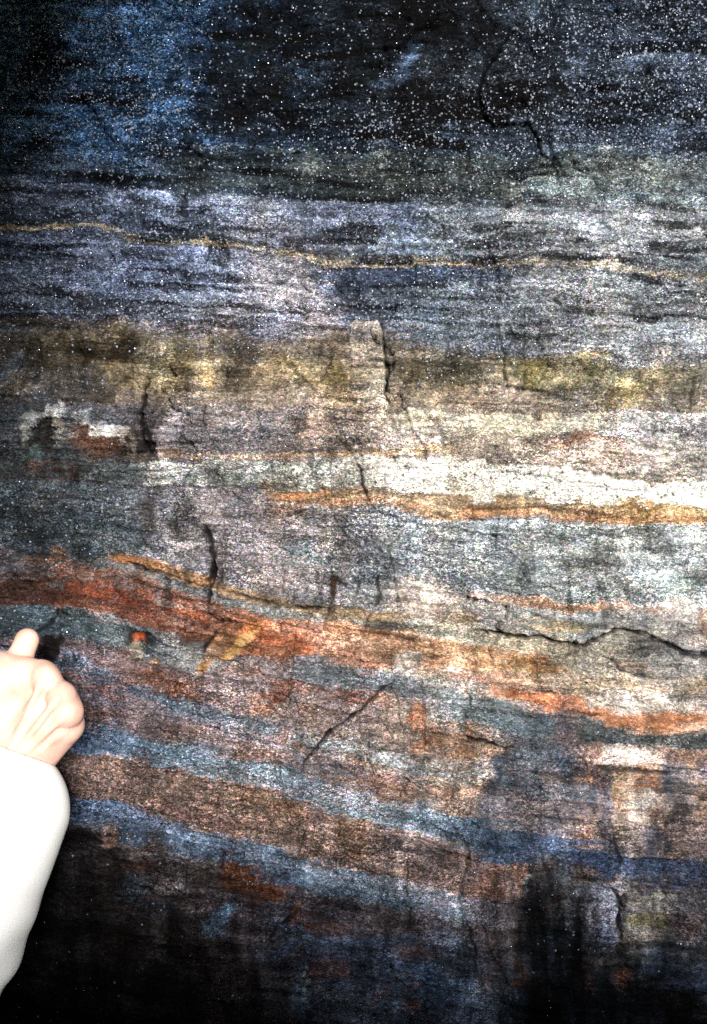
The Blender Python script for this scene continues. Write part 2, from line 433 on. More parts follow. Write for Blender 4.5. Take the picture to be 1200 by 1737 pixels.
# pinkish lower margin / tan mottles
band(shift(OB, -42), OB, [(0, (96, 88, 80)), (240, (140, 128, 118)), (440, (168, 152, 142)), (700, (172, 152, 128)), (860, (190, 172, 164)), (1040, (160, 148, 134)), (1200, (140, 130, 118))], 20, 0.65, sp=0.8, streak=0.3)
for cx, cy, rx, ry, c, a in [(262, 610, 30, 34, (184, 172, 136), .6), (195, 605, 18, 26, (160, 142, 104), .45), (352, 620, 10, 40, (186, 164, 116), .5), (350, 640, 22, 12, (196, 164, 104), .5),
                             (215, 590, 20, 18, (64, 48, 28), .7), (300, 600, 40, 34, (112, 98, 60), .55), (110, 620, 60, 34, (70, 60, 34), .6), (250, 640, 40, 14, (150, 132, 92), .5),
                             (560, 640, 40, 40, (184, 162, 122), .5), (620, 640, 32, 40, (186, 168, 132), .5), (490, 620, 40, 22, (190, 170, 126), .6), (690, 640, 18, 24, (126, 116, 82), .5),
                             (770, 630, 16, 30, (112, 102, 66), .5), (905, 630, 26, 30, (140, 132, 86), .55), (985, 640, 34, 34, (150, 140, 96), .45), (1058, 650, 20, 10, (202, 192, 136), .8),
                             (1060, 672, 40, 22, (168, 156, 96), .5), (830, 640, 20, 36, (176, 160, 140), .5), (860, 670, 30, 14, (196, 176, 166), .5), (1150, 605, 50, 14, (120, 110, 96), .5), (1130, 640, 60, 26, (134, 128, 98), .5)]:
    blob(cx, cy, rx, ry, c, 8, a, 0.8, 1.4)
# slanting scratches over the ochre band
scr = fbm((PX + PY * 0.55) / 9, (PY - PX * 0.2) / 70, 26, 3) - 0.5
mk = smooth((PY - curve(OT, PX)) / 20) * smooth((curve(OB, PX) - PY) / 30)
col *= (2.0 ** (1.5 * scr * mk))[..., None]
# chips: pale and dark triangles
poly_patch([(497, 606), (545, 612), (541, 648), (528, 650)], (206, 186, 138), 0.8, 4, 0.3)
poly_patch([(560, 612), (572, 600), (592, 640), (572, 648), (540, 648), (552, 625)], (112, 100, 56), 0.8, 4, 0.3)
poly_patch([(565, 555), (592, 552), (588, 600), (560, 610), (555, 590)], (104, 94, 84), 0.7, 5, 0.4)
poly_patch([(592, 545), (640, 543), (652, 570), (658, 690), (600, 690), (594, 620)], (200, 188, 170), 0.7, 6, 0.4, h=0.004)
poly_patch([(478, 600), (500, 625), (528, 652), (516, 650), (484, 615)], (110, 96, 62), 0.75, 4, 0.3)
poly_patch([(886, 612), (922, 610), (915, 640), (890, 665)], (126, 116, 56), 0.5, 6, 0.5)
poly_patch([(1043, 640), (1068, 645), (1066, 658), (1042, 657)], (206, 196, 140), 0.7, 4, 0.3)
# --- mixed grey / white laminae between ochre and quartz
MT = shift(OB, -4); MB = [(-200, 792), (270, 795), (440, 790), (600, 772), (700, 772), (840, 795), (1040, 812), (1300, 806)]
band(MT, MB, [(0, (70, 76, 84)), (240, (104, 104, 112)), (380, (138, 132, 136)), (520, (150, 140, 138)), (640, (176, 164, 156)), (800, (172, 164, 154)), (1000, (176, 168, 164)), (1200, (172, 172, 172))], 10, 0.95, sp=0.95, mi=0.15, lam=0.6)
band([(250, 722), (600, 722)], [(250, 752), (600, 755)], [(0, (70, 76, 88)), (500, (84, 88, 96))], 10, 0.7, 300, 610, 50, rag=1.6, sp=1.1, streak=0.35)
band([(250, 768), (600, 765)], [(250, 776), (600, 772)], [(0, (66, 72, 88))], 5, 0.6, 250, 600, 50, streak=0.3)
band([(-200, 740), (250, 745)], [(-200, 800), (250, 808)], [(0, (44, 50, 52)), (250, (60, 64, 70))], 14, 0.8, -900, 280, 50, streak=0.3)
blob(75, 735, 40, 34, (34, 30, 26), 0, 0.85, 0.6)
for cx, cy, rx, ry, rot, c, a in [(75, 703, 38, 9, -14, (196, 200, 204), .8), (52, 720, 9, 24, 10, (150, 156, 152), .7), (100, 730, 10, 30, -25, (140, 142, 136), .6), (165, 718, 38, 13, 12, (226, 228, 232), .9), (160, 708, 22, 10, 0, (112, 122, 146), .6),
                             (165, 750, 44, 16, 4, (96, 66, 50), .85), (215, 745, 18, 22, 0, (70, 48, 36), .7), (205, 733, 12, 8, 0, (210, 205, 200), .7), (222, 748, 6, 14, 0, (186, 180, 172), .6),
                             (285, 728, 26, 24, -20, (198, 190, 206), .85), (280, 755, 18, 16, 0, (206, 186, 178), .8), (290, 770, 34, 6, -28, (150, 112, 84), .7), (60, 775, 24, 16, 0, (92, 108, 112), .6), (240, 770, 30, 12, 0, (120, 96, 84), .5)]:
    blob(cx, cy, rx, ry, c, rot, a, 0.7, 1.5, 0.7)
blob(548, 738, 36, 22, (206, 182, 168), 0, 0.75, 0.7, 1.5)
blob(580, 742, 8, 20, (92, 88, 82), -20, 0.7, 0.7)
# cream band on the right, pink-tan lens
band([(640, 704), (760, 706), (840, 704), (960, 702), (1060, 716)], [(640, 718), (760, 716), (840, 740), (960, 738), (1060, 730)], [(0, (238, 222, 176)), (800, (244, 234, 204)), (950, (240, 232, 208))], 7, 0.95, 660, 1040, 70, rag=1.3, sp=0.7, streak=0.2)
blob(775, 722, 30, 16, (240, 232, 214), 0, 0.85, 0.6, 1.4)
band([(740, 722), (1040, 728)], [(740, 742), (1040, 742)], [(0, (238, 230, 206))], 8, 0.75, 800, 935, 50, rag=1.4)
band([(640, 742), (1300, 742)], [(640, 762), (1300, 762)], [(0, (180, 160, 140)), (840, (178, 164, 150)), (1000, (184, 150, 130))], 8, 0.6, 640, 1100, 70, streak=0.4)
blob(720, 735, 14, 12, (98, 78, 46), 0, 0.7, 0.7, 1.6)
blob(725, 762, 24, 7, (178, 130, 90), 0, 0.75, 0.7)
blob(705, 752, 60, 9, (226, 220, 214), 2, 0.65, 0.8)
blob(1010, 752, 70, 8, (206, 146, 112), -2, 0.8, 0.7, 1.2)
blob(1030, 778, 90, 22, (216, 196, 184), 0, 0.8, 0.8, 1.3)
blob(1120, 745, 70, 12, (228, 226, 226), 2, 0.6, 0.9, 1.6)
blob(1130, 725, 80, 14, (158, 160, 170), 2, 0.6, 0.9, 1.4)
blob(900, 775, 70, 14, (166, 156, 148), 3, 0.5, 0.9)
band([(750, 782), (900, 790), (1040, 803), (1100, 812), (1160, 806), (1300, 800)], [(750, 790), (900, 799), (1040, 818), (1100, 824), (1160, 812), (1300, 806)], [(0, (132, 116, 92)), (1040, (128, 120, 104)), (1200, (150, 140, 104))], 6, 0.85, 740, 1400, 40, streak=0.15)
band([(250, 768), (440, 770), (560, 769), (620, 763), (760, 762)], [(250, 775), (440, 777), (560, 776), (620, 772), (760, 770)], [(0, (150, 138, 120)), (440, (188, 158, 128)), (650, (198, 160, 116))], 4, 0.8, 290, 770, 40, rag=0.6, streak=0.25)
# --- the quartz vein
QT = [(-200, 784), (200, 786), (280, 784), (440, 782), (560, 782), (610, 774), (680, 772), (750, 783), (840, 792), (940, 798), (1040, 815), (1095, 824), (1150, 811), (1300, 806)]
QB = [(-200, 810), (280, 815), (440, 820), (600, 822), (740, 832), (840, 842), (940, 852), (1040, 856), (1300, 862)]
band(QT, QB, [(0, (70, 78, 84)), (230, (84, 92, 96)), (300, (196, 200, 200)), (370, (156, 162, 160)), (440, (162, 168, 162)), (540, (190, 194, 184)), (605, (210, 208, 198)), (640, (255, 252, 244)), (800, (262, 256, 246)), (900, (272, 268, 260)), (1200, (285, 282, 276))],
     8, 0.95, sp=0.85, mi=0.05, step=0.003, rag=1.0)
for cx, cy, rx, ry, c, a in [(290, 800, 20, 12, (214, 222, 222), .6), (400, 800, 30, 12, (110, 120, 118), .5), (470, 805, 24, 12, (204, 206, 196), .5), (530, 800, 36, 14, (166, 178, 172), .5), (690, 785, 8, 14, (186, 192, 190), .6), (755, 800, 16, 20, (196, 200, 188), .6), (640, 800, 20, 14, (250, 248, 240), .6),
                             (790, 815, 40, 10, (214, 204, 176), .5), (880, 838, 60, 8, (226, 210, 170), .5), (960, 815, 60, 10, (252, 250, 244), .5), (120, 795, 70, 10, (44, 50, 52), .6), (340, 812, 30, 8, (96, 104, 108), .5)]:
    blob(cx, cy, rx, ry, c, 4, a, 0.9, 1.6)
blob(85, 800, 56, 6, (110, 58, 28), 3, 0.7, 0.9, 1.6)
for cx, cy, rx, ry, c, a in [(300, 795, 26, 8, (226, 230, 232), .75), (350, 803, 14, 7, (210, 214, 214), .7), (255, 800, 14, 6, (196, 204, 206), .6), (425, 797, 20, 7, (222, 224, 220), .7), (505, 800, 22, 9, (226, 226, 218), .7), (570, 795, 26, 8, (230, 228, 220), .7), (190, 790, 24, 5, (150, 160, 164), .6), (75, 792, 24, 6, (120, 130, 134), .6),
                             (670, 792, 36, 12, (285, 280, 270), .7), (730, 800, 12, 12, (270, 266, 256), .5), (860, 815, 40, 7, (285, 282, 274), .5), (980, 832, 40, 8, (285, 282, 276), .6), (1160, 836, 50, 12, (300, 298, 292), .9), (1090, 840, 30, 7, (285, 282, 276), .6), (800, 806, 18, 6, (280, 276, 268), .5), (770, 790, 30, 5, (150, 146, 132), .5), (900, 803, 36, 4, (140, 138, 128), .5), (880, 835, 30, 5, (170, 150, 120), .5)]:
    blob(cx, cy, rx, ry, c, 3, a, 0.9, 1.9)
# tiny black mineral specks in the quartz
rngs = random.Random(4)
for k in range(46):
    xx = rngs.uniform(450, 1200); t = rngs.random()
    yy = float(np.interp(xx, [q[0] for q in QT], [q[1] for q in QT])) * (1 - t) + float(np.interp(xx, [q[0] for q in QB], [q[1] for q in QB])) * t
    r = rngs.uniform(0.9, 2.6)
    blob(xx, yy, r * 1.3, r, (40, 34, 26), rngs.uniform(0, 180), 0.9, 0.5, 0.0, 0.2)
# --- rusty tan band under the vein
TB = [(440, 848), (540, 853), (640, 858), (700, 868), (740, 876), (840, 873), (940, 880), (1040, 886), (1300, 896)]
band(shift(QB, -3), TB, [(0, (150, 100, 60)), (480, (186, 132, 84)), (560, (190, 156, 106)), (640, (206, 176, 138)), (760, (212, 184, 146)), (830, (196, 154, 96)), (900, (214, 178, 128)), (1000, (204, 172, 116)), (1200, (212, 176, 120))],
     10, 0.82, 455, 1500, 50, sp=0.7, mi=0.1, rag=1.3, lam=0.35, streak=0.25)
band(shift(TB, -15), TB, [(0, (190, 124, 86)), (640, (208, 162, 132)), (800, (214, 154, 104)), (1000, (214, 160, 114)), (1200, (216, 158, 108))], 9, 0.6, 500, 1500, 50, rag=1.2, streak=0.35)
band(shift(TB, -3), shift(TB, 1), [(0, (150, 90, 80))], 3, 0.6, 780, 1060, 60, rag=0.5, streak=0.3)
for cx, cy, rx, ry, c in [(528, 828, 40, 7, (200, 128, 70)), (800, 850, 12, 14, (170, 110, 56)), (1090, 862, 40, 9, (180, 140, 80)), (950, 852, 40, 8, (176, 140, 84))]:
    blob(cx, cy, rx, ry, c, 3, 0.6, 0.8)
# --- middle grey schist
GT = [(-200, 815), (440, 822), (470, 848), (540, 853), (640, 858), (740, 877), (840, 874), (940, 881), (1040, 887), (1300, 897)]
OL = [(-200, 905), (38, 930), (190, 938), (300, 967), (380, 990), (460, 1010), (540, 1024), (640, 1036), (740, 1048), (800, 1008), (860, 1012), (960, 1018), (1040, 1028), (1300, 1042)]
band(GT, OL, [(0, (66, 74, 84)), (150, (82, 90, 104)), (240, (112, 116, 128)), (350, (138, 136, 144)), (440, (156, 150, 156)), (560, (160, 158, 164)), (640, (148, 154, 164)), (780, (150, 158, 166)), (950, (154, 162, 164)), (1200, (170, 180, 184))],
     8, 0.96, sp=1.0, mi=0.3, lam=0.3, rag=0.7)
for cx, cy, rx, ry, c, a in [(250, 870, 14, 40, (58, 48, 42), .55), (320, 880, 14, 34, (44, 40, 40), .6), (345, 905, 14, 24, (40, 38, 42), .6), (150, 890, 90, 26, (46, 56, 66), .6), (60, 870, 40, 50, (36, 38, 40), .6), (480, 850, 36, 14, (120, 84, 58), .6), (455, 880, 20, 14, (118, 98, 84), .5), (500, 930, 26, 18, (112, 132, 146), .6), (545, 945, 40, 14, (126, 142, 156), .5), (200, 935, 80, 20, (70, 76, 80), .5),
                             (470, 970, 60, 18, (184, 172, 172), .5), (400, 920, 40, 30, (168, 160, 164), .4), (640, 950, 40, 30, (120, 128, 136), .5), (730, 920, 60, 22, (136, 142, 152), .5), (850, 960, 80, 30, (128, 138, 142), .5), (1100, 975, 80, 16, (196, 206, 206), .5), (1020, 965, 20, 20, (206, 210, 210), .6), (1160, 1000, 60, 24, (160, 184, 188), .5), (965, 925, 5, 5, (236, 206, 190), .9), (1130, 965, 60, 6, (214, 220, 216), .6), (1080, 990, 40, 8, (210, 218, 216), .5), (370, 860, 60, 14, (150, 142, 144), .5), (110, 850, 60, 14, (84, 86, 92), .5)]:
    blob(cx, cy, rx, ry, c, 6, a, 0.9, 1.6)
# --- lower right: pale tan / grey rock above the open crack
band([(660, 990), (740, 990), (800, 1006), (1040, 1028), (1300, 1040)], [(660, 1040), (740, 1060), (800, 1068), (900, 1080), (985, 1092), (1045, 1066), (1120, 1082), (1300, 1112)],
     [(660, (190, 178, 170)), (760, (176, 166, 154)), (860, (164, 166, 164)), (1000, (150, 158, 164)), (1200, (190, 182, 176))], 8, 0.85, 660, 1500, 60, sp=0.75, mi=0.1)
band([(780, 1000), (860, 1008), (960, 1018), (1040, 1026), (1120, 1034)], [(780, 1010), (860, 1020), (960, 1034), (1040, 1040), (1120, 1046)], [(780, (196, 168, 156)), (920, (206, 156, 122)), (1000, (212, 160, 118)), (1120, (200, 160, 140))], 6, 0.85, 780, 1120, 50, streak=0.2)
blob(1150, 1045, 46, 20, (240, 228, 224), 12, 0.9, 0.7, 1.4, 0.6)
blob(1195, 1052, 12, 16, (196, 146, 116), 0, 0.6, 0.7)
blob(720, 1000, 44, 22, (216, 206, 202), 10, 0.7, 0.8, 1.6)
blob(715, 1036, 34, 16, (222, 206, 196), 0, 0.7, 0.7, 1.4)
blob(790, 1045, 26, 14, (150, 122, 88), 0, 0.7, 0.8)
blob(930, 1062, 60, 10, (188, 168, 128), 6, 0.7, 0.8)
# --- orange-tan lamina with blocky bottom edge, grey lamina beneath
L1 = [(38, 925), (185, 938), (300, 966), (380, 990), (460, 1010), (540, 1022), (640, 1034), (700, 1042), (760, 1052)]
band(shift(L1, -2), shift(L1, 17), [(0, (100, 64, 30)), (190, (160, 104, 54)), (300, (180, 132, 86)), (420, (206, 164, 116)), (520, (214, 178, 126)), (640, (208, 172, 122)), (760, (198, 170, 130))], 6, 0.85, 180, 745, 26, rag=0.6, sp=0.6, mi=0.05, step=0.003, streak=0.35, lam=0.3)
blob(90, 943, 50, 9, (120, 76, 32), 4, 0.7, 0.8)
band(shift(L1, 17), shift(L1, 38), [(0, (72, 76, 84)), (240, (110, 114, 118)), (400, (126, 130, 134)), (560, (150, 150, 146)), (720, (168, 164, 152))], 6, 0.9, 130, 790, 40, rag=0.5, sp=0.8, mi=0.1)
band([(660, 1040), (760, 1056), (850, 1070), (920, 1078), (985, 1091), (1045, 1065), (1120, 1080), (1300, 1108)], [(660, 1075), (760, 1098), (900, 1118), (985, 1150), (1200, 1200)], [(660, (178, 172, 158)), (800, (178, 170, 150)), (950, (176, 168, 150)), (1100, (150, 148, 142)), (1200, (146, 144, 146))], 12, 0.9, 680, 1500, 60, sp=0.7, mi=0.05)
blob(715, 1052, 26, 9, (236, 232, 222), 4, 0.8, 0.7); blob(765, 1072, 40, 8, (214, 206, 190), 8, 0.7, 0.7)
# --- red-orange belt
RT = [(-200, 960), (60, 975), (110, 962), (200, 974), (300, 998), (380, 1022), (440, 1036), (540, 1044), (640, 1056), (740, 1074), (820, 1092), (900, 1110), (1000, 1150)]
RB = [(-200, 1010), (60, 1024), (150, 1046), (240, 1064), (320, 1082), (400, 1110), (440, 1116), (540, 1128), (640, 1140), (720, 1135), (800, 1128), (900, 1150), (1000, 1180)]
band(RT, RB, [(0, (80, 54, 44)), (100, (112, 68, 50)), (200, (120, 72, 54)), (300, (138, 90, 74)), (380, (170, 116, 92)), (440, (190, 122, 86)), (540, (202, 142, 110)), (640, (212, 160, 126)), (740, (214, 170, 130)), (840, (206, 168, 130)), (1000, (186, 166, 140))],
     8, 0.95, sp=0.75, mi=0.12, lam=0.35, rag=1.0)
for cx, cy, rx, ry, rot, c, a in [(180, 1022, 90, 16, 10, (128, 62, 40), .7), (150, 1000, 60, 7, 8, (92, 84, 84), .7), (240, 998, 50, 6, 12, (120, 112, 112), .6), (270, 1010, 60, 8, 14, (110, 100, 98), .5), (300, 1040, 60, 14, 16, (176, 100, 72), .5), (240, 1048, 40, 9, 14, (152, 90, 70), .5), (40, 1000, 75, 40, 0, (40, 28, 26), .8),  # last blob paints left-edge shade over the belt
                             (460, 1075, 60, 16, 10, (196, 104, 58), .6), (500, 1090, 30, 16, 10, (186, 96, 54), .6), (560, 1060, 18, 22, 0, (182, 124, 74), .6), (440, 1050, 14, 12, 0, (204, 124, 60), .7), (520, 1052, 40, 8, 6, (196, 156, 136), .6), (600, 1110, 60, 12, 8, (196, 148, 126), .5), (640, 1130, 40, 10, 4, (196, 118, 88), .6), (680, 1080, 70, 12, 10, (216, 158, 112), .6), (790, 1100, 60, 12, 10, (216, 160, 116), .6), (600, 1080, 60, 9, 8, (190, 160, 140), .5),
                             (690, 1108, 30, 9, 4, (238, 228, 214), .8), (720, 1130, 60, 12, 0, (226, 214, 206), .6), (690, 1140, 55, 7, 2, (242, 234, 222), .8), (740, 1120, 30, 12, -30, (214, 150, 116), .6), (900, 1128, 50, 14, 12, (190, 140, 92), .8), (905, 1140, 40, 10, 12, (120, 98, 60), .6), (960, 1160, 50, 14, 10, (180, 160, 140), .5), (1060, 1140, 70, 26, 6, (176, 168, 158), .6), (1130, 1160, 60, 20, 4, (150, 148, 150), .5)]:
    blob(cx, cy, rx, ry, c, rot, a, 0.8, 1.4)
for cx, cy, rx, ry, rot, c, a in [(120, 985, 60, 6, 6, (104, 98, 98), .7), (210, 1000, 90, 6, 10, (118, 108, 108), .7), (320, 1022, 60, 6, 14, (140, 130, 128), .7), (260, 1028, 70, 5, 12, (96, 84, 84), .7), (170, 1040, 60, 5, 8, (70, 60, 60), .7), (330, 1058, 50, 6, 14, (150, 134, 130), .6), (410, 1075, 30, 8, 14, (160, 140, 130), .5), (250, 1012, 30, 7, 10, (150, 78, 44), .7), (340, 1040, 40, 7, 14, (180, 102, 66), .7)]:
    blob(cx, cy, rx, ry, c, rot, a, 0.8, 1.8)
# lower right red stripe
R2T = [(800, 1150), (850, 1168), (940, 1180), (1010, 1200), (1100, 1212), (1200, 1212), (1300, 1214)]
R2B = [(800, 1178), (850, 1205), (940, 1208), (1000, 1222), (1080, 1240), (1200, 1246), (1300, 1248)]
band([(800, 1130), (900, 1150), (1000, 1180), (1200, 1190)], R2T, [(800, (196, 150, 126)), (900, (206, 164, 136)), (1000, (196, 180, 164)), (1200, (172, 160, 152))], 8, 0.85, 760, 1500, 60, sp=0.7)
band(R2T, R2B, [(800, (196, 130, 96)), (860, (194, 116, 66)), (960, (196, 116, 72)), (1020, (206, 138, 94)), (1150, (206, 136, 88)), (1200, (196, 130, 96))], 7, 0.95, 830, 1500, 40, sp=0.55, rag=1.1)
blob(1050, 1200, 44, 9, (240, 228, 216), 8, 0.85, 0.7); blob(1010, 1195, 24, 8, (226, 206, 190), 5, 0.6, 0.7); blob(1170, 1232, 40, 8, (214, 186, 166), 3, 0.5, 0.7)
# --- grey patch and blue-grey belts below
band([(-200, 1018), (60, 1030), (150, 1052), (240, 1070), (320, 1088), (380, 1105)], [(-200, 1065), (60, 1078), (150, 1090), (240, 1110), (320, 1140), (380, 1148)], [(0, (66, 76, 90)), (150, (84, 96, 106)), (260, (108, 116, 122)), (340, (146, 146, 148))], 9, 0.93, -900, 372, 30, sp=0.85, mi=0.3)
# pinkish-brown ground of the lower left, with stripes
PT = [(-200, 1066), (60, 1080), (150, 1094), (240, 1112), (330, 1142), (420, 1120), (540, 1130), (640, 1142), (800, 1160), (1000, 1230), (1300, 1240)]
PB = [(-200, 1330), (200, 1390), (400, 1450), (640, 1520), (840, 1560), (1300, 1590)]
band(PT, PB, [(0, (108, 96, 104)), (150, (122, 104, 110)), (300, (146, 126, 126)), (440, (158, 140, 140)), (600, (172, 152, 146)), (740, (180, 160, 148)), (900, (182, 160, 150)), (1100, (190, 164, 150)), (1300, (180, 156, 146))], 9, 0.95, sp=0.95, mi=0.25, lam=0.5, rag=0.9)
STR = [  # (centre line, half thickness, colour stops, alpha, x0, x1)
    ([(60, 1110), (150, 1135), (240, 1172), (340, 1205), (440, 1238), (540, 1258), (640, 1280), (800, 1318)], 12, [(0, (88, 98, 128)), (240, (98, 112, 138)), (440, (132, 144, 158)), (640, (150, 158, 162)), (800, (156, 164, 168))], .85, -900, 860),
    ([(60, 1160), (200, 1190), (340, 1222), (440, 1262), (540, 1292), (640, 1318)], 6, [(0, (84, 90, 116)), (300, (92, 100, 122)), (540, (110, 122, 140))], .7, -900, 520),
    ([(38, 1228), (140, 1245), (240, 1270), (340, 1292), (440, 1316), (540, 1345), (640, 1372), (740, 1402), (830, 1426)], 22, [(0, (88, 106, 146)), (150, (98, 118, 156)), (300, (110, 132, 160)), (440, (136, 152, 172)), (640, (142, 156, 178)), (740, (134, 150, 176)), (830, (110, 130, 164))], .93, -900, 850),
    ([(38, 1348), (200, 1382), (300, 1410), (400, 1446), (520, 1478), (640, 1508), (740, 1530), (840, 1560)], 24, [(0, (84, 100, 136)), (200, (92, 110, 146)), (380, (120, 138, 176)), (520, (120, 136, 166)), (640, (128, 144, 172)), (740, (120, 134, 162))], .92, -900, 860),
    ([(440, 1140), (560, 1160), (640, 1180), (760, 1205), (880, 1240), (1000, 1260)], 9, [(400, (150, 152, 156)), (640, (140, 150, 154)), (900, (132, 144, 150))], .7, 420, 960),
    ([(500, 1298), (560, 1302), (640, 1318), (720, 1335)], 5, [(500, (92, 104, 122))], .8, 505, 725),
    ([(430, 1480), (560, 1500), (700, 1528)], 9, [(430, (92, 110, 144))], .7, 420, 720),
]
for line, ht, st, a, x0, x1 in STR:
    band(shift(line, -ht), shift(line, ht), st, 16, a, x0, x1, 50, rag=1.5, sp=1.0, mi=0.4, streak=0.22)
# rust streaks on the pink ground
for cx, cy, rx, ry, rot, c, a in [(470, 1190, 26, 14, -40, (140, 82, 52), .8), (450, 1150, 60, 9, 12, (176, 106, 74), .7), (560, 1162, 60, 7, 10, (174, 104, 82), .7), (640, 1172, 60, 9, 12, (196, 138, 112), .6), (540, 1200, 40, 10, 0, (156, 104, 74), .6), (440, 1205, 20, 20, 0, (172, 114, 80), .5), (300, 1160, 60, 12, 14, (134, 84, 64), .7), (240, 1150, 50, 14, 10, (110, 76, 62), .6), (330, 1175, 40, 12, 14, (124, 80, 60), .6), (200, 1165, 30, 8, 12, (146, 92, 66), .5),
                                  (715, 1205, 14, 34, -4, (186, 116, 74), .75), (735, 1250, 16, 24, 0, (180, 122, 80), .6), (705, 1250, 12, 18, 0, (186, 118, 76), .6), (780, 1245, 36, 22, 10, (204, 152, 112), .6), (610, 1285, 24, 9, 10, (176, 130, 94), .7), (500, 1262, 40, 8, 12, (176, 122, 94), .6), (640, 1330, 60, 9, 14, (164, 122, 110), .7), (760, 1350, 50, 12, 12, (176, 134, 114), .6), (440, 1290, 40, 7, 12, (164, 122, 104), .6), (840, 1270, 30, 20, 10, (206, 160, 124), .6), (790, 1275, 12, 20, -20, (186, 140, 90), .6),
                                  (620, 1260, 60, 16, 14, (166, 172, 176), .6), (740, 1285, 70, 14, 14, (168, 174, 178), .5), (160, 1208, 60, 8, 12, (132, 100, 98), .5)]:
    blob(cx, cy, rx, ry, c, rot, a, 0.9, 1.5)
# blue-grey lenses
band([(470, 1112), (540, 1110), (600, 1128), (700, 1148), (800, 1150)], [(470, 1140), (540, 1160), (600, 1168), (700, 1176), (800, 1200)], [(470, (124, 130, 140)), (560, (118, 130, 144)), (700, (140, 148, 154)), (800, (146, 152, 156))], 10, 0.9, 490, 780, 40, sp=0.9, mi=0.2)
band([(740, 1150), (830, 1180), (900, 1205), (980, 1215)], [(740, 1200), (830, 1230), (900, 1245), (980, 1240)], [(740, (140, 150, 160)), (860, (124, 138, 152)), (960, (120, 132, 146))], 12, 0.9, 750, 990, 50, sp=0.7, mi=0.15)
# brown stripe between the blue ones
band(shift(STR[2][0], 24), shift(STR[3][0], -24), [(0, (100, 84, 78)), (150, (112, 92, 86)), (300, (140, 118, 110)), (440, (150, 126, 114)), (600, (152, 128, 120)), (740, (148, 124, 120)), (840, (132, 108, 100))], 10, 0.9, -900, 850, 50, sp=1.0, mi=0.2, lam=0.4)
for cx, cy, rx, ry, c, a in [(240, 1300, 26, 14, (66, 54, 44), .7), (290, 1312, 14, 18, (60, 46, 36), .7), (420, 1352, 20, 18, (100, 72, 50), .6), (480, 1370, 50, 14, (136, 100, 70), .6), (600, 1400, 60, 12, (140, 106, 76), .6), (610, 1440, 20, 18, (148, 104, 70), .6), (650, 1440, 36, 14, (160, 130, 124), .5), (300, 1370, 70, 9, (130, 88, 76), .5), (420, 1400, 60, 9, (140, 112, 104), .5), (700, 1450, 50, 20, (112, 108, 112), .6), (780, 1470, 30, 22, (146, 120, 120), .5)]:
    blob(cx, cy, rx, ry, c, 12, a, 0.9, 1.6)
# --- lowest belts: blue and brown, lower left blackened by painted shade
DT = [(-200, 1360), (38, 1372), (110, 1392), (200, 1412), (300, 1440), (400, 1472), (520, 1500), (640, 1534), (740, 1560), (840, 1590), (900, 1600), (1000, 1620), (1300, 1620)]
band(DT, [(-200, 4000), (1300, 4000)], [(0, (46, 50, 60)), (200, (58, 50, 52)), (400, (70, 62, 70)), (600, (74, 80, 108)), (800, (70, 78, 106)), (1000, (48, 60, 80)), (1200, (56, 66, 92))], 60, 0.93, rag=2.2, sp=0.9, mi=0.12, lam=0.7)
for cx, cy, rx, ry, rot, c, a in [(430, 1500, 50, 22, 18, (136, 78, 44), .8), (480, 1520, 40, 14, 10, (118, 74, 50), .7), (400, 1480, 20, 30, -20, (96, 62, 44), .6), (560, 1570, 60, 14, 8, (104, 72, 56), .7), (520, 1565, 30, 10, 5, (110, 70, 44), .6), (680, 1570, 90, 18, 6, (104, 92, 100), .6), (600, 1545, 80, 8, 8, (118, 100, 100), .5),
                                  (380, 1548, 22, 16, -40, (128, 152, 190), .8), (370, 1565, 14, 12, 0, (104, 128, 168), .6), (560, 1585, 90, 12, 6, (88, 108, 150), .7), (520, 1620, 60, 12, 4, (82, 104, 150), .6), (640, 1640, 60, 12, 6, (92, 110, 150), .6), (740, 1660, 60, 14, 6, (92, 116, 160), .6), (760, 1690, 60, 14, 0, (80, 98, 140), .6), (680, 1700, 40, 12, 0, (96, 110, 146), .5), (640, 1685, 14, 10, 0, (110, 86, 92), .6), (560, 1645, 40, 16, 0, (96, 60, 44), .6), (700, 1630, 40, 20, 0, (110, 84, 76), .5), (700, 1705, 14, 12, 0, (124, 74, 56), .6),
                                  (280, 1580, 16, 8, -30, (176, 176, 176), .6), (270, 1612, 14, 7, 0, (170, 176, 176), .6), (292, 1583, 6, 6, 0, (186, 112, 104), .8), (215, 1440, 30, 14, 10, (108, 98, 98), .6), (186, 1412, 12, 12, 30, (196, 146, 128), .8), (175, 1404, 22, 10, 0, (112, 112, 122), .6), (280, 1490, 40, 6, -10, (140, 138, 140), .5), (250, 1465, 30, 10, 8, (110, 66, 50), .6), (520, 1682, 9, 20, 0, (200, 214, 236), .9), (515, 1690, 22, 26, 0, (112, 136, 176), .6), (570, 1692, 10, 8, 0, (120, 140, 176), .6), (160, 1555, 60, 10, 0, (58, 70, 84), .6), (300, 1540, 60, 8, 10, (72, 84, 104), .6), (230, 1500, 20, 14, 0, (64, 80, 98), .6)]:
    blob(cx, cy, rx, ry, c, rot, a, 0.9, 1.7)
BK = (9, 9, 10)  # lower-left shade, painted into the rock colour as black
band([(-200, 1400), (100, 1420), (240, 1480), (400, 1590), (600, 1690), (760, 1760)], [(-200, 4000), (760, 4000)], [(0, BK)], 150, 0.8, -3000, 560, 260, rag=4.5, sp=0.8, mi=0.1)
blob(140, 1420, 70, 16, (28, 24, 24), 12, 0.8, 1.0, 1.6)
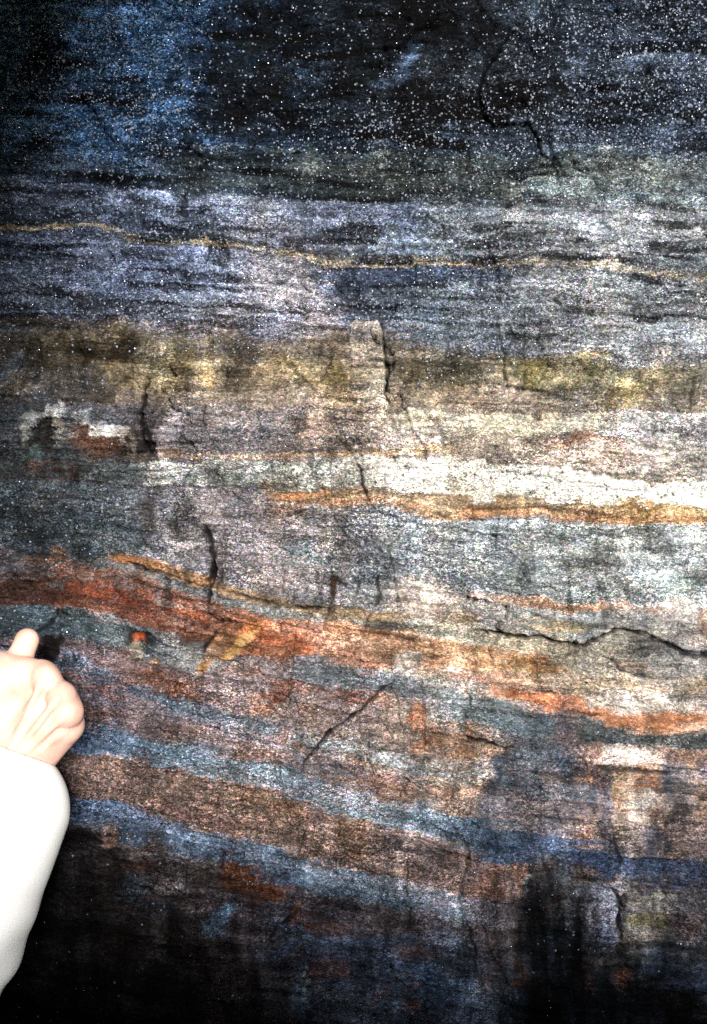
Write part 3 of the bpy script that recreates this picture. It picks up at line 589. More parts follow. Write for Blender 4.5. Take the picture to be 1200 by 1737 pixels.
# --- right bottom: weathered blue oval scar, dark streaks, pale and yellow patches
band([(960, 1222), (1000, 1226), (1100, 1240), (1300, 1246)], [(960, 1248), (1000, 1268), (1100, 1275), (1180, 1290), (1300, 1284)], [(960, (64, 78, 84)), (1200, (76, 88, 92))], 8, 0.92, 975, 1500, 30, rag=1.1, sp=0.8)
band([(985, 1258), (1100, 1264), (1300, 1268)], [(985, 1300), (1100, 1302), (1300, 1310)], [(985, (226, 196, 180)), (1080, (232, 214, 204)), (1150, (200, 160, 136)), (1200, (190, 146, 118))], 8, 0.9, 990, 1500, 30, sp=0.6)
band([(900, 1300), (1300, 1310)], [(900, 1380), (1040, 1392), (1130, 1390), (1300, 1400)], [(900, (170, 150, 142)), (1000, (196, 164, 138)), (1080, (214, 184, 160)), (1150, (180, 156, 144)), (1200, (184, 146, 124))], 12, 0.85, 960, 1500, 50, sp=0.65, streak=0.2)
for cx, cy, rx, ry, rot, c, a in [(1060, 1280, 40, 12, 2, (240, 228, 222), .7), (1055, 1330, 30, 26, 0, (214, 176, 140), .6), (1100, 1330, 24, 16, 0, (198, 128, 80), .7), (1092, 1364, 24, 9, 4, (244, 236, 230), .85), (1070, 1345, 16, 20, 0, (226, 204, 190), .6), (1010, 1325, 14, 50, -20, (186, 116, 76), .6), (1150, 1340, 26, 40, 0, (140, 142, 152), .6), (1148, 1390, 18, 30, 0, (40, 44, 56), .85), (1115, 1378, 12, 14, 0, (84, 56, 40), .7), (1140, 1360, 14, 18, 0, (110, 100, 98), .6),
                                  (960, 1230, 30, 24, 10, (150, 130, 120), .6), (950, 1260, 26, 30, 0, (186, 140, 108), .5), (905, 1290, 60, 34, -20, (112, 120, 134), .8), (940, 1300, 40, 20, 0, (126, 116, 118), .6), (870, 1330, 40, 22, -30, (150, 136, 134), .7), (900, 1345, 50, 14, 8, (84, 98, 118), .7), (910, 1370, 24, 20, 0, (190, 160, 142), .7), (880, 1385, 22, 22, 0, (120, 96, 76), .7), (935, 1395, 30, 18, 0, (72, 62, 56), .6), (880, 1355, 14, 16, 0, (160, 126, 96), .6), (1000, 1375, 50, 16, 4, (170, 156, 168), .7), (990, 1350, 40, 16, 4, (142, 152, 178), .7),
                                  (1000, 1410, 50, 18, 4, (164, 146, 144), .7), (985, 1420, 14, 10, 0, (180, 130, 98), .5), (1050, 1405, 22, 26, 0, (150, 140, 130), .6), (1100, 1420, 60, 22, 0, (136, 126, 128), .6), (1080, 1440, 26, 14, 0, (164, 146, 130), .5), (1180, 1420, 40, 26, 0, (130, 116, 122), .6)]:
    blob(cx, cy, rx, ry, c, rot, a, 0.9, 1.6)
band([(820, 1400), (900, 1410), (1000, 1432), (1100, 1450), (1300, 1440)], [(820, 1470), (900, 1474), (1000, 1484), (1100, 1496), (1300, 1500)], [(820, (72, 92, 130)), (920, (74, 98, 146)), (1000, (78, 104, 158)), (1080, (72, 90, 138)), (1200, (84, 98, 138))], 26, 0.9, 815, 1500, 50, rag=2.0, sp=0.8, mi=0.15)
0 and crack([(895, 1235), (850, 1280), (828, 1320), (818, 1370), (816, 1415), (826, 1450)], 9, (60, 68, 84), 0.55, 0.006, 12, seed=3)
0 and crack([(880, 1250), (845, 1300), (832, 1330)], 9, (56, 64, 80), 0.6, 0.004, 8, seed=4)
band([(820, 1470), (900, 1478), (1000, 1490), (1300, 1500)], [(820, 1600), (900, 1610), (1300, 1640)], [(820, (84, 80, 88)), (900, (66, 68, 78)), (980, (84, 90, 106)), (1080, (108, 112, 124)), (1200, (96, 100, 116))], 24, 0.85, 800, 1500, 60, rag=2.0, sp=0.8)
for cx, cy, rx, ry, rot, c, a in [(1025, 1525, 24, 34, 10, (170, 170, 196), .85), (990, 1518, 16, 26, -20, (164, 166, 180), .75), (1045, 1490, 10, 12, 0, (176, 170, 172), .6), (1080, 1550, 24, 16, 0, (190, 180, 124), .65), (1118, 1552, 18, 16, 0, (176, 168, 110), .6), (1100, 1525, 40, 14, 0, (168, 166, 164), .6), (1120, 1515, 20, 10, 0, (196, 196, 176), .6), (1095, 1580, 50, 12, 4, (176, 164, 156), .5), (1168, 1572, 10, 16, -10, (208, 186, 190), .8), (1160, 1560, 26, 14, 0, (130, 110, 110), .5), (1060, 1585, 20, 10, 0, (160, 148, 140), .5),
                                  (880, 1502, 7, 7, 0, (240, 240, 246), .9), (865, 1495, 12, 22, 12, (166, 120, 86), .8), (825, 1500, 24, 24, 0, (134, 96, 78), .7), (930, 1525, 10, 12, 0, (130, 70, 40), .7), (985, 1485, 20, 14, 0, (128, 100, 76), .6), (1030, 1492, 12, 10, 0, (150, 96, 66), .6), (1025, 1570, 24, 24, 0, (112, 112, 160), .6), (960, 1570, 60, 20, 0, (58, 66, 84), .6), (1140, 1640, 60, 30, 0, (72, 82, 116), .6), (960, 1610, 30, 50, 0, (44, 54, 68), .5), (880, 1625, 18, 30, -10, (128, 96, 84), .6), (875, 1650, 14, 10, 0, (120, 76, 48), .7), (980, 1645, 10, 12, -20, (150, 112, 100), .7), (1045, 1658, 18, 11, 10, (160, 96, 56), .85), (1030, 1678, 10, 22, -30, (142, 124, 142), .7), (1045, 1690, 4, 12, -25, (176, 160, 170), .7), (850, 1690, 60, 30, 0, (72, 72, 88), .5), (815, 1560, 20, 40, 0, (92, 84, 96), .5), (830, 1620, 26, 60, 0, (84, 72, 74), .5), (1120, 1690, 60, 20, 0, (50, 42, 26), .6)]:
    blob(cx, cy, rx, ry, c, rot, a, 0.9, 1.7)
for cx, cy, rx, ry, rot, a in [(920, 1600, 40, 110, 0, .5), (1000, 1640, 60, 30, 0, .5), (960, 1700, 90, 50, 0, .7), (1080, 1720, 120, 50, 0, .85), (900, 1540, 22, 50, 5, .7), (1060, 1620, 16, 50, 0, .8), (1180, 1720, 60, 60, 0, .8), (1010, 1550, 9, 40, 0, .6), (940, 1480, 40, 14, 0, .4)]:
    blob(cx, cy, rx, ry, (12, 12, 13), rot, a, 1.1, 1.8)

poly_patch([(890, 1215), (955, 1205), (985, 1245), (990, 1320), (965, 1400), (900, 1440), (822, 1455), (814, 1390), (828, 1320), (852, 1270)], (70, 84, 108), 0.6, 46, 2.0, 0.8)
poly_patch([(875, 1250), (895, 1240), (850, 1310), (838, 1380), (834, 1450), (814, 1450), (812, 1380), (826, 1310), (850, 1270)], (40, 50, 70), 0.6, 26, 2.0, 0.7)
poly_patch([(850, 1470), (1000, 1480), (1000, 1580), (1060, 1600), (1060, 1737), (880, 1737), (870, 1600)], (18, 26, 38), 0.5, 80, 2.6, 0.7)
for cx, cy, rx, ry, rot, c, a in [(250, 700, 26, 60, 6, (30, 26, 22), .55), (205, 590, 40, 26, 0, (44, 34, 22), .6), (256, 880, 15, 56, 4, (40, 36, 34), .5), (120, 640, 70, 50, 0, (44, 38, 24), .6), (110, 790, 90, 20, 0, (34, 40, 42), .5), (370, 950, 14, 50, 0, (36, 32, 30), .6), (320, 880, 16, 40, -15, (40, 38, 40), .6), (90, 900, 70, 40, 0, (40, 46, 52), .6),  # dark stains; those at far left paint shade into the rock
                                  (300, 395, 70, 10, 3, (26, 30, 28), .7), (160, 372, 80, 8, 2, (26, 30, 30), .7), (620, 465, 100, 12, 3, (70, 80, 112), .6), (1120, 720, 60, 8, 3, (206, 210, 214), .6), (1160, 760, 50, 9, 4, (232, 230, 228), .7), (1090, 762, 50, 8, 0, (236, 228, 222), .7), (840, 752, 70, 6, 2, (230, 222, 208), .7), (700, 722, 50, 6, 2, (240, 228, 196), .7)]:
    blob(cx, cy, rx, ry, c, rot, a, 1.0, 1.9)
dst = smooth((fbm(PX / 16, PY / 110, 42, 4) - 0.47) / 0.12) * smooth((WX - 850) / 60) * smooth((1075 - WX) / 80) * smooth((WY - 1440) / 120)
put(0.8 * dst, stops_col([(0, (10, 12, 15))]), 0.8)
wst = smooth((fbm(PX / 34, PY / 95, 38, 4) - 0.5) / 0.14) * smooth((WX - 810) / 60) * smooth((WY - 1240) / 80) * smooth((1520 - WY) / 60)
put(0.62 * wst, stops_col([(0, (78, 92, 122))]), 0.8)
# --- golden block and its neighbours, the small orange hollow
poly_patch([(405, 1075), (440, 1058), (420, 1090), (398, 1112), (380, 1122), (370, 1118)], (244, 190, 112), 0.95, 6, 0.5, 0.35, h=0.003)
poly_patch([(365, 1070), (380, 1066), (400, 1078), (380, 1110), (345, 1136), (332, 1130)], (168, 124, 82), 0.75, 6, 0.6, 0.5)
poly_patch([(425, 1052), (440, 1040), (440, 1060), (395, 1085), (405, 1066)], (212, 132, 60), 0.75, 6, 0.5)
blob(345, 1128, 14, 9, (176, 128, 62), -20, 0.8, 0.6)
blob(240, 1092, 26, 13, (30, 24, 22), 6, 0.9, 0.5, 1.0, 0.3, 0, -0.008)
blob(241, 1091, 13, 7, (186, 84, 36), 4, 0.95, 0.5, 1.0, 0.4)
blob(233, 1106, 14, 6, (178, 168, 142), 20, 0.85, 0.5, 1.2, 0.4, None, 0.003)
blob(266, 1116, 6, 5, (196, 136, 80), 0, 0.8, 0.6)
blob(85, 1098, 18, 22, (22, 16, 12), 0, 0.9, 0.5, 1.0, 0.4, 0, -0.006)  # hand's cast shadow painted beside the thumb
blob(110, 1150, 14, 9, (62, 40, 24), 20, 0.8, 0.6)  # same painted hand shadow, by the knuckles

# --- whole-rock mottling: laminae, damp streaks, clumps of mica
qz = 0.85 * smooth((col.mean(-1) - 0.6) / 0.3)
amp = 1 - 0.75 * qz
low = smooth((PY - 1330) / 200)
top = smooth((380 - PY) / 150)
g = 1.0 * lam1 + 1.05 * lam2 + 1.0 * mot1 + 2.3 * mot2 + (1.0 + 1.4 * low) * drip + 1.6 * top * mot1 + 1.2 * low * mot1
sk1 = smooth((fbm(PX / 190, STRAT * 52, 28, 3) - 0.54) / 0.10) * smooth((fbm(PX / 90, PY / 45, 29, 3) - 0.42) / 0.16)
sk2 = smooth((fbm(PX / 150, STRAT * 30, 30, 4) - 0.55) / 0.12) * smooth((fbm(PX / 110, PY / 50, 32, 3) - 0.45) / 0.16)
upper = smooth((600 - PY) / 80)
g -= (2.3 * sk1 * upper + 1.0 * sk2) * (1 - qz)
fl = fbm(PX / 95, STRAT * 105, 33, 3) - 0.5
vs = fbm(PX / 6, PY / 55, 34, 3) - 0.5
g += 2.2 * fl * (0.55 + 0.45 * upper) * (1 - 0.6 * qz) + 0.55 * vs * (0.5 + low)
g -= 1.1 * smooth((fbm(PX / 19, PY / 75, 43, 5, 0.6) - 0.57) / 0.14) * smooth((fbm(PX / 130, PY / 90, 44, 3) - 0.42) / 0.2) * smooth((PY - 540) / 60) * smooth((1080 - PY) / 60) * (1 - 0.8 * qz)
g += (0.35 * idA + 0.6 * idB)
col *= (2.0 ** (g * amp * 1.1))[..., None]
lum = (col @ np.array((0.3, 0.55, 0.15), np.float32))[..., None]
col += (lum - col) * 0.17
speck *= 0.5 + 0.95 * fbm(PX / 48, PY / 36, 39, 3)
speck *= 1 + 0.4 * smooth((330 - PY) / 120)
# subtle hue wander, rusty to blue
rust = (smooth((col[..., 0] / (col[..., 2] + 0.004) - 1.7) / 1.8) * smooth((0.36 - col.mean(-1)) / 0.2))[..., None]
col *= 1 - rust * np.array((0.14, 0.20, 0.28), np.float32)
bluish = smooth((col[..., 2] / (col[..., 0] + 0.002) - 1.05) / 0.5)[..., None]
col *= 1 - bluish * np.array((0.16, 0.02, 0.04), np.float32)
hw = (fbm(PX / 46, PY / 36, 27, 4) - 0.5) * 0.45 * amp
col[..., 0] *= 2.0 ** (0.55 * hw); col[..., 2] *= 2.0 ** (-0.75 * hw)

# --- cracks and joints
def K(pts, width=3.0, *a, **k):
    crack(pts, width, *a, **k)
    sd = k.get('seed', 0)
    if width < 1.75 or sd >= 100: return
    rk = random.Random(sd * 13 + 5)
    for e, q in ((0, 1), (-1, -2)):                     # each end runs on as a hairline
        if rk.random() < 0.75:
            d = np.array(pts[e], float) - np.array(pts[q], float); d /= np.linalg.norm(d) + 1e-6
            ang = math.atan2(d[1], d[0]); tail = [pts[e]]
            for n in range(rk.randint(2, 3)):
                ang += rk.gauss(0, 0.35); l = rk.uniform(12, 26)
                tail.append((tail[-1][0] + l * math.cos(ang), tail[-1][1] + l * math.sin(ang)))
            crack(tail, min(width, 3) * 0.5, (36, 32, 30), 0.7, 0.004, 4, seed=sd + 300)
    for n in range(rk.randint(0, 2)):                   # side branches
        b = pts[rk.randrange(len(pts))]; ang = rk.uniform(0, 6.28); br = [b]
        for m_ in range(2):
            ang += rk.gauss(0, 0.4); l = rk.uniform(9, 22)
            br.append((br[-1][0] + l * math.cos(ang), br[-1][1] + l * math.sin(ang) * 0.7))
        crack(br, 1.3, (40, 36, 34), 0.65, 0.003, 4, seed=sd + 400 + n)
K([(640, 545), (650, 560), (652, 600), (659, 625), (655, 665), (661, 695)], 3.0, depth=0.010, wob=4, seed=1)
K([(605, 785), (613, 800), (617, 825), (625, 850)], 3.0, depth=0.008, seed=2)
K([(565, 600), (560, 612), (540, 648)], 1.8, (60, 50, 34), depth=0.004, seed=5)
K([(480, 600), (505, 628), (528, 652)], 1.8, (60, 46, 26), depth=0.004, seed=6)
K([(849, 585), (854, 600), (851, 630), (856, 650)], 3.2, (40, 34, 26), 0.85, 0.006, seed=7)
K([(888, 615), (886, 640), (889, 660)], 2.4, (60, 50, 32), 0.7, 0.004, seed=8)
K([(1180, 640), (1172, 690)], 3.0, (60, 52, 42), 0.7, 0.004, seed=9)
K([(1020, 615), (1016, 650)], 2.0, (70, 62, 40), 0.6, 0.003, seed=10)
K([(247, 640), (244, 670), (240, 710), (243, 745), (258, 770)], 5.0, (16, 14, 12), 0.9, 0.010, seed=11)
K([(245, 720), (262, 765)], 6.0, (14, 14, 14), 0.8, 0.008, seed=12)
K([(343, 685), (346, 715), (350, 728)], 3.2, (34, 26, 22), 0.8, 0.005, seed=13)
K([(222, 605), (220, 640)], 2.0, (44, 34, 20), 0.8, 0.004, seed=14)
K([(356, 410), (350, 440)], 4.0, (22, 22, 28), 0.8, 0.005, seed=15)
K([(310, 330), (303, 355), (318, 365)], 8.0, (14, 14, 16), 0.8, 0.006, seed=16)
K([(565, 1010), (566, 985), (572, 982), (590, 995)], 4.0, (52, 44, 30), 0.85, 0.005, seed=17)
K([(566, 985), (565, 1025)], 3.5, (86, 56, 30), 0.85, 0.005, seed=18)
K([(640, 980), (645, 1005), (640, 1025), (632, 1030)], 4.0, (62, 54, 40), 0.8, 0.005, seed=19)
K([(610, 985), (606, 1010), (602, 1022)], 3.0, (78, 66, 52), 0.7, 0.004, seed=20)
K([(660, 925), (668, 975), (674, 1015), (690, 1045)], 1.8, (50, 46, 44), 0.8, 0.004, seed=21)
K([(560, 855), (566, 882), (585, 905), (600, 918)], 2.2, (40, 38, 38), 0.85, 0.005, seed=22)
K([(700, 890), (718, 868), (735, 852)], 1.6, (80, 74, 70), 0.7, 0.003, seed=23)
K([(732, 871), (758, 876)], 2.2, (50, 42, 38), 0.8, 0.004, seed=24)
K([(345, 888), (362, 925), (368, 960), (360, 1000), (357, 1028)], 5.0, (22, 18, 16), 0.9, 0.010, seed=25)
K([(366, 950), (360, 990)], 7.0, (18, 15, 14), 0.85, 0.008, seed=26)
K([(378, 965), (376, 988)], 2.6, (50, 34, 22), 0.8, 0.005, seed=27)
K([(200, 950), (260, 966), (320, 985), (356, 998)], 2.4, (18, 16, 14), 0.9, 0.008, 3, seed=28)
K([(380, 1000), (440, 1018), (470, 1028), (560, 1032)], 3.0, (28, 26, 24), 0.85, 0.008, 3, seed=29)
K([(484, 970), (480, 1010)], 2.0, (96, 62, 36), 0.8, 0.004, seed=30)
K([(350, 1042), (375, 1052), (395, 1056)], 3.0, (18, 14, 12), 0.95, 0.008, 2, seed=31)
K([(370, 1070), (352, 1092), (346, 1110)], 3.4, (20, 16, 12), 0.9, 0.008, seed=32)
K([(325, 1132), (350, 1138), (400, 1156), (440, 1162)], 2.0, (44, 36, 32), 0.75, 0.005, seed=33)
K([(474, 1052), (478, 1070), (496, 1076)], 2.4, (30, 24, 20), 0.85, 0.005, 3, seed=34)
K([(528, 1040), (520, 1065)], 1.8, (110, 70, 46), 0.8, 0.004, seed=35)
K([(450, 1110), (440, 1125), (428, 1130)], 1.6, (40, 34, 30), 0.8, 0.004, seed=36)
K([(497, 1110), (496, 1140)], 2.6, (70, 66, 64), 0.7, 0.004, seed=37)
K([(664, 1160), (640, 1182), (600, 1212), (568, 1236), (540, 1268), (518, 1290), (513, 1308)], 3.0, (18, 14, 12), 0.95, 0.010, 3, seed=38)
K([(660, 1160), (672, 1150)], 1.4, (60, 56, 54), 0.7, 0.003, seed=39)
K([(512, 1296), (560, 1300), (590, 1306)], 2.0, (52, 58, 66), 0.8, 0.004, seed=40)
K([(785, 1245), (820, 1252), (862, 1270)], 3.6, (16, 14, 14), 0.95, 0.010, 2, seed=41)
K([(768, 1340), (772, 1375)], 2.0, (60, 50, 46), 0.8, 0.005, seed=42)
K([(800, 1067), (850, 1074), (920, 1080), (960, 1088), (985, 1093), (1012, 1080), (1042, 1066), (1070, 1068), (1110, 1084)], 3.6, (16, 15, 14), 0.95, 0.014, 3, seed=43)
K([(1050, 1066), (1090, 1072), (1120, 1086), (1160, 1102), (1200, 1108), (1260, 1110)], 3.0, (28, 28, 30), 0.85, 0.010, 4, seed=44)
K([(1130, 1090), (1160, 1108), (1205, 1112)], 4.0, (34, 42, 52), 0.8, 0.008, 5, seed=45)
K([(985, 1096), (975, 1104)], 3.0, (30, 28, 26), 0.8, 0.006, seed=46)
K([(1032, 1116), (1050, 1132), (1075, 1142), (1095, 1145)], 2.4, (34, 28, 26), 0.9, 0.006, 3, seed=47)
K([(1072, 1104), (1090, 1096)], 2.2, (40, 36, 34), 0.8, 0.005, seed=48)
blob(1075, 1128, 38, 11, (150, 128, 112), 18, 0.6, 0.6, h=0.004)
K([(1020, 985), (1018, 1002), (1028, 1018), (1034, 1032), (1050, 1042)], 1.8, (70, 76, 80), 0.85, 0.004, seed=49)
K([(905, 1168), (935, 1173)], 2.6, (46, 34, 30), 0.9, 0.006, 2, seed=50)
K([(860, 1160), (880, 1163)], 1.8, (70, 54, 46), 0.8, 0.004, seed=51)
K([(985, 1165), (1015, 1176)], 1.8, (90, 76, 66), 0.7, 0.004, seed=52)
K([(1003, 1292), (1030, 1302), (1060, 1304), (1140, 1307)], 4.2, (52, 56, 58), 0.9, 0.010, 4, seed=53)
K([(1135, 1238), (1170, 1240)], 2.6, (40, 36, 38), 0.85, 0.005, seed=54)
K([(970, 1395), (1000, 1393), (1020, 1400)], 2.2, (30, 28, 30), 0.85, 0.005, seed=55)
K([(1015, 1497), (1038, 1505), (1050, 1522), (1048, 1560), (1052, 1590)], 4.0, (16, 15, 16), 0.9, 0.010, seed=56)
K([(1050, 1520), (1058, 1515)], 6.0, (18, 17, 18), 0.8, 0.006, seed=57)
K([(1008, 1512), (1000, 1550)], 3.0, (24, 24, 26), 0.8, 0.006, seed=58)
K([(672, 1430), (690, 1440), (715, 1444)], 2.0, (40, 36, 38), 0.85, 0.004, seed=59)
K([(692, 1455), (690, 1485)], 2.0, (34, 30, 32), 0.8, 0.004, seed=60)
K([(520, 1405), (512, 1432), (508, 1445)], 2.0, (34, 26, 20), 0.85, 0.004, seed=61)
K([(778, 1420), (795, 1440), (790, 1470), (780, 1510), (782, 1545)], 3.4, (30, 26, 28), 0.7, 0.006, seed=62)
K([(795, 1570), (805, 1600), (803, 1640)], 3.0, (20, 18, 20), 0.8, 0.006, seed=63)
K([(510, 1550), (470, 1570), (456, 1600)], 4.0, (14, 12, 14), 0.8, 0.008, seed=64)
K([(862, 65), (838, 100), (820, 135), (811, 165), (820, 195), (838, 214), (870, 212), (898, 213), (908, 230), (914, 266), (935, 280)], 3.6, (8, 8, 9), 0.95, 0.014, 4, seed=65)
K([(930, 225), (934, 255), (942, 276)], 2.6, (12, 12, 13), 0.9, 0.008, seed=66)
K([(967, 262), (974, 280), (985, 290)], 2.6, (14, 14, 15), 0.9, 0.007, seed=67)
K([(120, 1045), (100, 1040), (80, 1062), (55, 1075)], 4.0, (18, 13, 12), 0.85, 0.006, seed=68)
K([(122, 1105), (126, 1120), (136, 1112)], 3.6, (16, 13, 13), 0.85, 0.006, seed=69)
K([(520, 465), (555, 480)], 2.0, (60, 62, 74), 0.7, 0.003, seed=70)
K([(625, 460), (617, 482)], 2.6, (40, 40, 46), 0.7, 0.004, seed=71)
K([(575, 490), (590, 510)], 4.0, (70, 72, 84), 0.6, 0.004, seed=72)
K([(740, 725), (746, 745), (752, 770), (756, 790)], 2.6, (110, 104, 88), 0.7, 0.004, seed=73)
K([(915, 1430), (925, 1470)], 3.0, (34, 34, 44), 0.6, 0.004, seed=74)
K([(1040, 1420), (1052, 1460), (1048, 1480)], 3.0, (30, 32, 44), 0.7, 0.005, seed=75)
K([(380, 1432), (378, 1470), (384, 1480)], 4.0, (18, 20, 26), 0.8, 0.006, seed=76)
K([(650, 1510), (640, 1545)], 3.0, (40, 46, 60), 0.7, 0.004, seed=77)
K([(590, 1500), (575, 1530)], 4.0, (40, 44, 58), 0.5, 0.004, seed=78)
K([(718, 1180), (722, 1225)], 2.0, (110, 66, 40), 0.7, 0.003, seed=79)

# hairline joints: short steep ones and ones that creep along the bedding
rj = random.Random(11)
for k in range(150):
    x0 = rj.uniform(30, 1190); y0 = rj.uniform(230, 1660)
    if k % 5 < 2:
        n = rj.randint(2, 4); st = rj.uniform(12, 30); ang = math.radians(rj.gauss(92, 22)); pts = [(x0, y0)]
        for q in range(n):
            ang += rj.gauss(0, 0.35)
            pts.append((pts[-1][0] + st * math.cos(ang), pts[-1][1] + st * math.sin(ang)))
    else:
        sl_ = 0.02 if y0 < 850 else (0.26 if x0 < 760 else 0.12)
        n = rj.randint(2, 5); st = rj.uniform(16, 40); pts = [(x0, y0)]
        for q in range(n):
            pts.append((pts[-1][0] + st, pts[-1][1] + st * (sl_ + rj.gauss(0, 0.16))))
    K(pts, rj.uniform(0.7, 1.7), (34, 30, 28), rj.uniform(0.4, 0.85), 0.003, 5, seed=100 + k)
# --- relief: bulges, broken facets, bedding steps
big = fbm(PX / 420, PY / 300, 91, 3) - 0.5
mid = fbm(PX / 110, PY / 80, 92, 4) - 0.5
fine = fbm(PX / 12, PY / 9, 93, 3) - 0.5
hgt += 0.055 * big + 0.016 * mid + 0.0030 * fine + 0.006 * lam1 + 0.0022 * lam2
hgt += facet_h
for fq, amp_, sd in ((11, 0.0075, 35), (29, 0.0024, 36)):
    hgt += amp_ * smooth((fbm(PX / 240, STRAT * fq, sd, 3) - 0.47) / 0.06) * (0.25 + 0.75 * smooth((fbm(PX / 140, PY / 110, sd + 40, 2) - 0.4) / 0.2))
hgt += 0.0016 * (fbm(PX / 5, PY / 40, 37, 2) - 0.5)
# beyond the frame the face gets rougher
out = smooth((np.maximum(np.maximum(-100 - PX, PX - 1300), np.maximum(-100 - PY, PY - 1840))) / 500)
hgt += out * 0.5 * (fbm(PX / 900, PY / 600, 96, 4) - 0.5)
GAIN = 0.29                                # picture-white equals this albedo
alb = np.clip(col * GAIN, 0.0008, 0.62)

X = (PX - 600) * S; Z = CZ + (868.5 - PY) * S
V = np.stack([X, -hgt, Z], -1).reshape(-1, 3)
ny, nx = SH
idx = np.arange(ny * nx).reshape(ny, nx)
F = np.stack([idx[:-1, :-1], idx[1:, :-1], idx[1:, 1:], idx[:-1, 1:]], -1).reshape(-1, 4)
rock_m = rock_material('banded_gneiss')
rock = mesh_obj('rock_face', V, F, rock_m)
rock['kind'] = 'structure'
a1 = rock.data.attributes.new('mineral_colour', 'FLOAT_COLOR', 'POINT')
a1.data.foreach_set('color', np.concatenate([alb, np.ones(SH + (1,), np.float32)], -1).astype(np.float32).ravel())
a2 = rock.data.attributes.new('mineral_traits', 'FLOAT_COLOR', 'POINT')
a2.data.foreach_set('color', np.stack([speck, mica, qz, np.ones(SH)], -1).astype(np.float32).ravel())

# ------------------------------------------------------------------ added rock that blocks the sun, and the ground
plain_rock = rock_material('blocker_rock', False, (0.05, 0.05, 0.052))
def sheet(name, us, vs, fn, mat, kind='structure'):
    U, W = np.meshgrid(np.asarray(us, np.float32), np.asarray(vs, np.float32))
    P = np.stack(fn(U, W), -1)
    n0, n1 = U.shape
    ii = np.arange(n0 * n1).reshape(n0, n1)
    f = np.stack([ii[:-1, :-1], ii[:-1, 1:], ii[1:, 1:], ii[1:, :-1]], -1).reshape(-1, 4)
    o = mesh_obj(name, P.reshape(-1, 3), f, mat)
    o['kind'] = kind
    return o
# added unseen rock roof, shaped to shade the face's top and left
LIP_Y = -1.5
def blocker_ledge(U, W):
    # W runs round the profile: 0 back underside .. 1 lip .. 2 back top
    lip = LIP_Y + 0.16 * (fbm(U * 1.1 + 3, U * 0 + 1, 101, 3) - 0.5)
    hz = np.interp(U, [-9, -0.76, -0.38, -0.23, -0.13, -0.05, 0.04, 0.18, 0.75, 9], [1.55, 1.6, 1.75, 1.88, 2.08, 2.33, 2.58, 2.66, 2.66, 2.68]) + 0.08 * (fbm(U * 1.3, U * 0 + 4, 102, 3) - 0.5)
    t = np.clip(W, 0, 1); t2 = np.clip(W - 1, 0, 1)
    y = np.where(W <= 1, 0.25 + (lip - 0.25) * t, lip + (0.25 - lip) * t2)
    z = np.where(W <= 1, 2.80 + (hz - 2.80) * t ** 6, hz + (3.9 - hz) * np.sqrt(t2))
    r = 0.10 * (fbm(U * 2.2, W * 5, 103, 4) - 0.5)
    return U, y, z + r
sheet('sun_blocker_overhang', np.linspace(-3.5, 3.6, 150), np.linspace(0, 2, 80), blocker_ledge, plain_rock)
# added unseen rock behind the camera, shading the face's bottom, higher on the left
def blocker_mass(U, W):
    h = np.interp(U, [-9, -1.7, -1.25, -0.85, -0.5, -0.1, 0.5, 1.1, 9], [2.5, 2.2, 1.95, 1.84, 1.79, 1.76, 1.72, 1.62, 1.55]) + 0.10 * (fbm(U * 2.0, U * 0 + 2, 111, 3) - 0.5)
    t = np.clip(W, 0, 1); t2 = np.clip(W - 1, 0, 1)
    y = -2.2 - 0.25 * t - 3.0 * t2 + 0.25 * (fbm(U * 1.4, W * 4, 112, 4) - 0.5)
    z = -0.05 + (h + 0.05) * np.minimum(t, 1) + 0.15 * t2 * fbm(U, W * 3, 113, 3)
    return U, y, z
sheet('sun_blocker_bank', np.linspace(-9, 9, 300), np.linspace(0, 2, 80), blocker_mass, plain_rock)
# ground
gm, N, L, bs = new_mat('gravelly_earth')
tc = N.new('ShaderNodeTexCoord'); nz = N.new('ShaderNodeTexNoise'); nz.inputs['Scale'].default_value = 9; nz.inputs['Detail'].default_value = 8
rp = N.new('ShaderNodeValToRGB'); rp.color_ramp.elements[0].color = (0.03, 0.026, 0.02, 1); rp.color_ramp.elements[1].color = (0.12, 0.105, 0.085, 1)
L.new(tc.outputs['Object'], nz.inputs['Vector']); L.new(nz.outputs['Fac'], rp.inputs[0]); L.new(rp.outputs[0], bs.inputs['Base Color'])
bs.inputs['Roughness'].default_value = 0.95
gs = np.concatenate([-np.geomspace(600, 3, 30), np.linspace(-2.8, 2.8, 90), np.geomspace(3, 600, 30)])
sheet('ground', gs, gs, lambda U, W: (U, W, 0.04 * (fbm(U * 2, W * 2, 121, 4) - 0.5) * (np.abs(U) < 6)), gm)

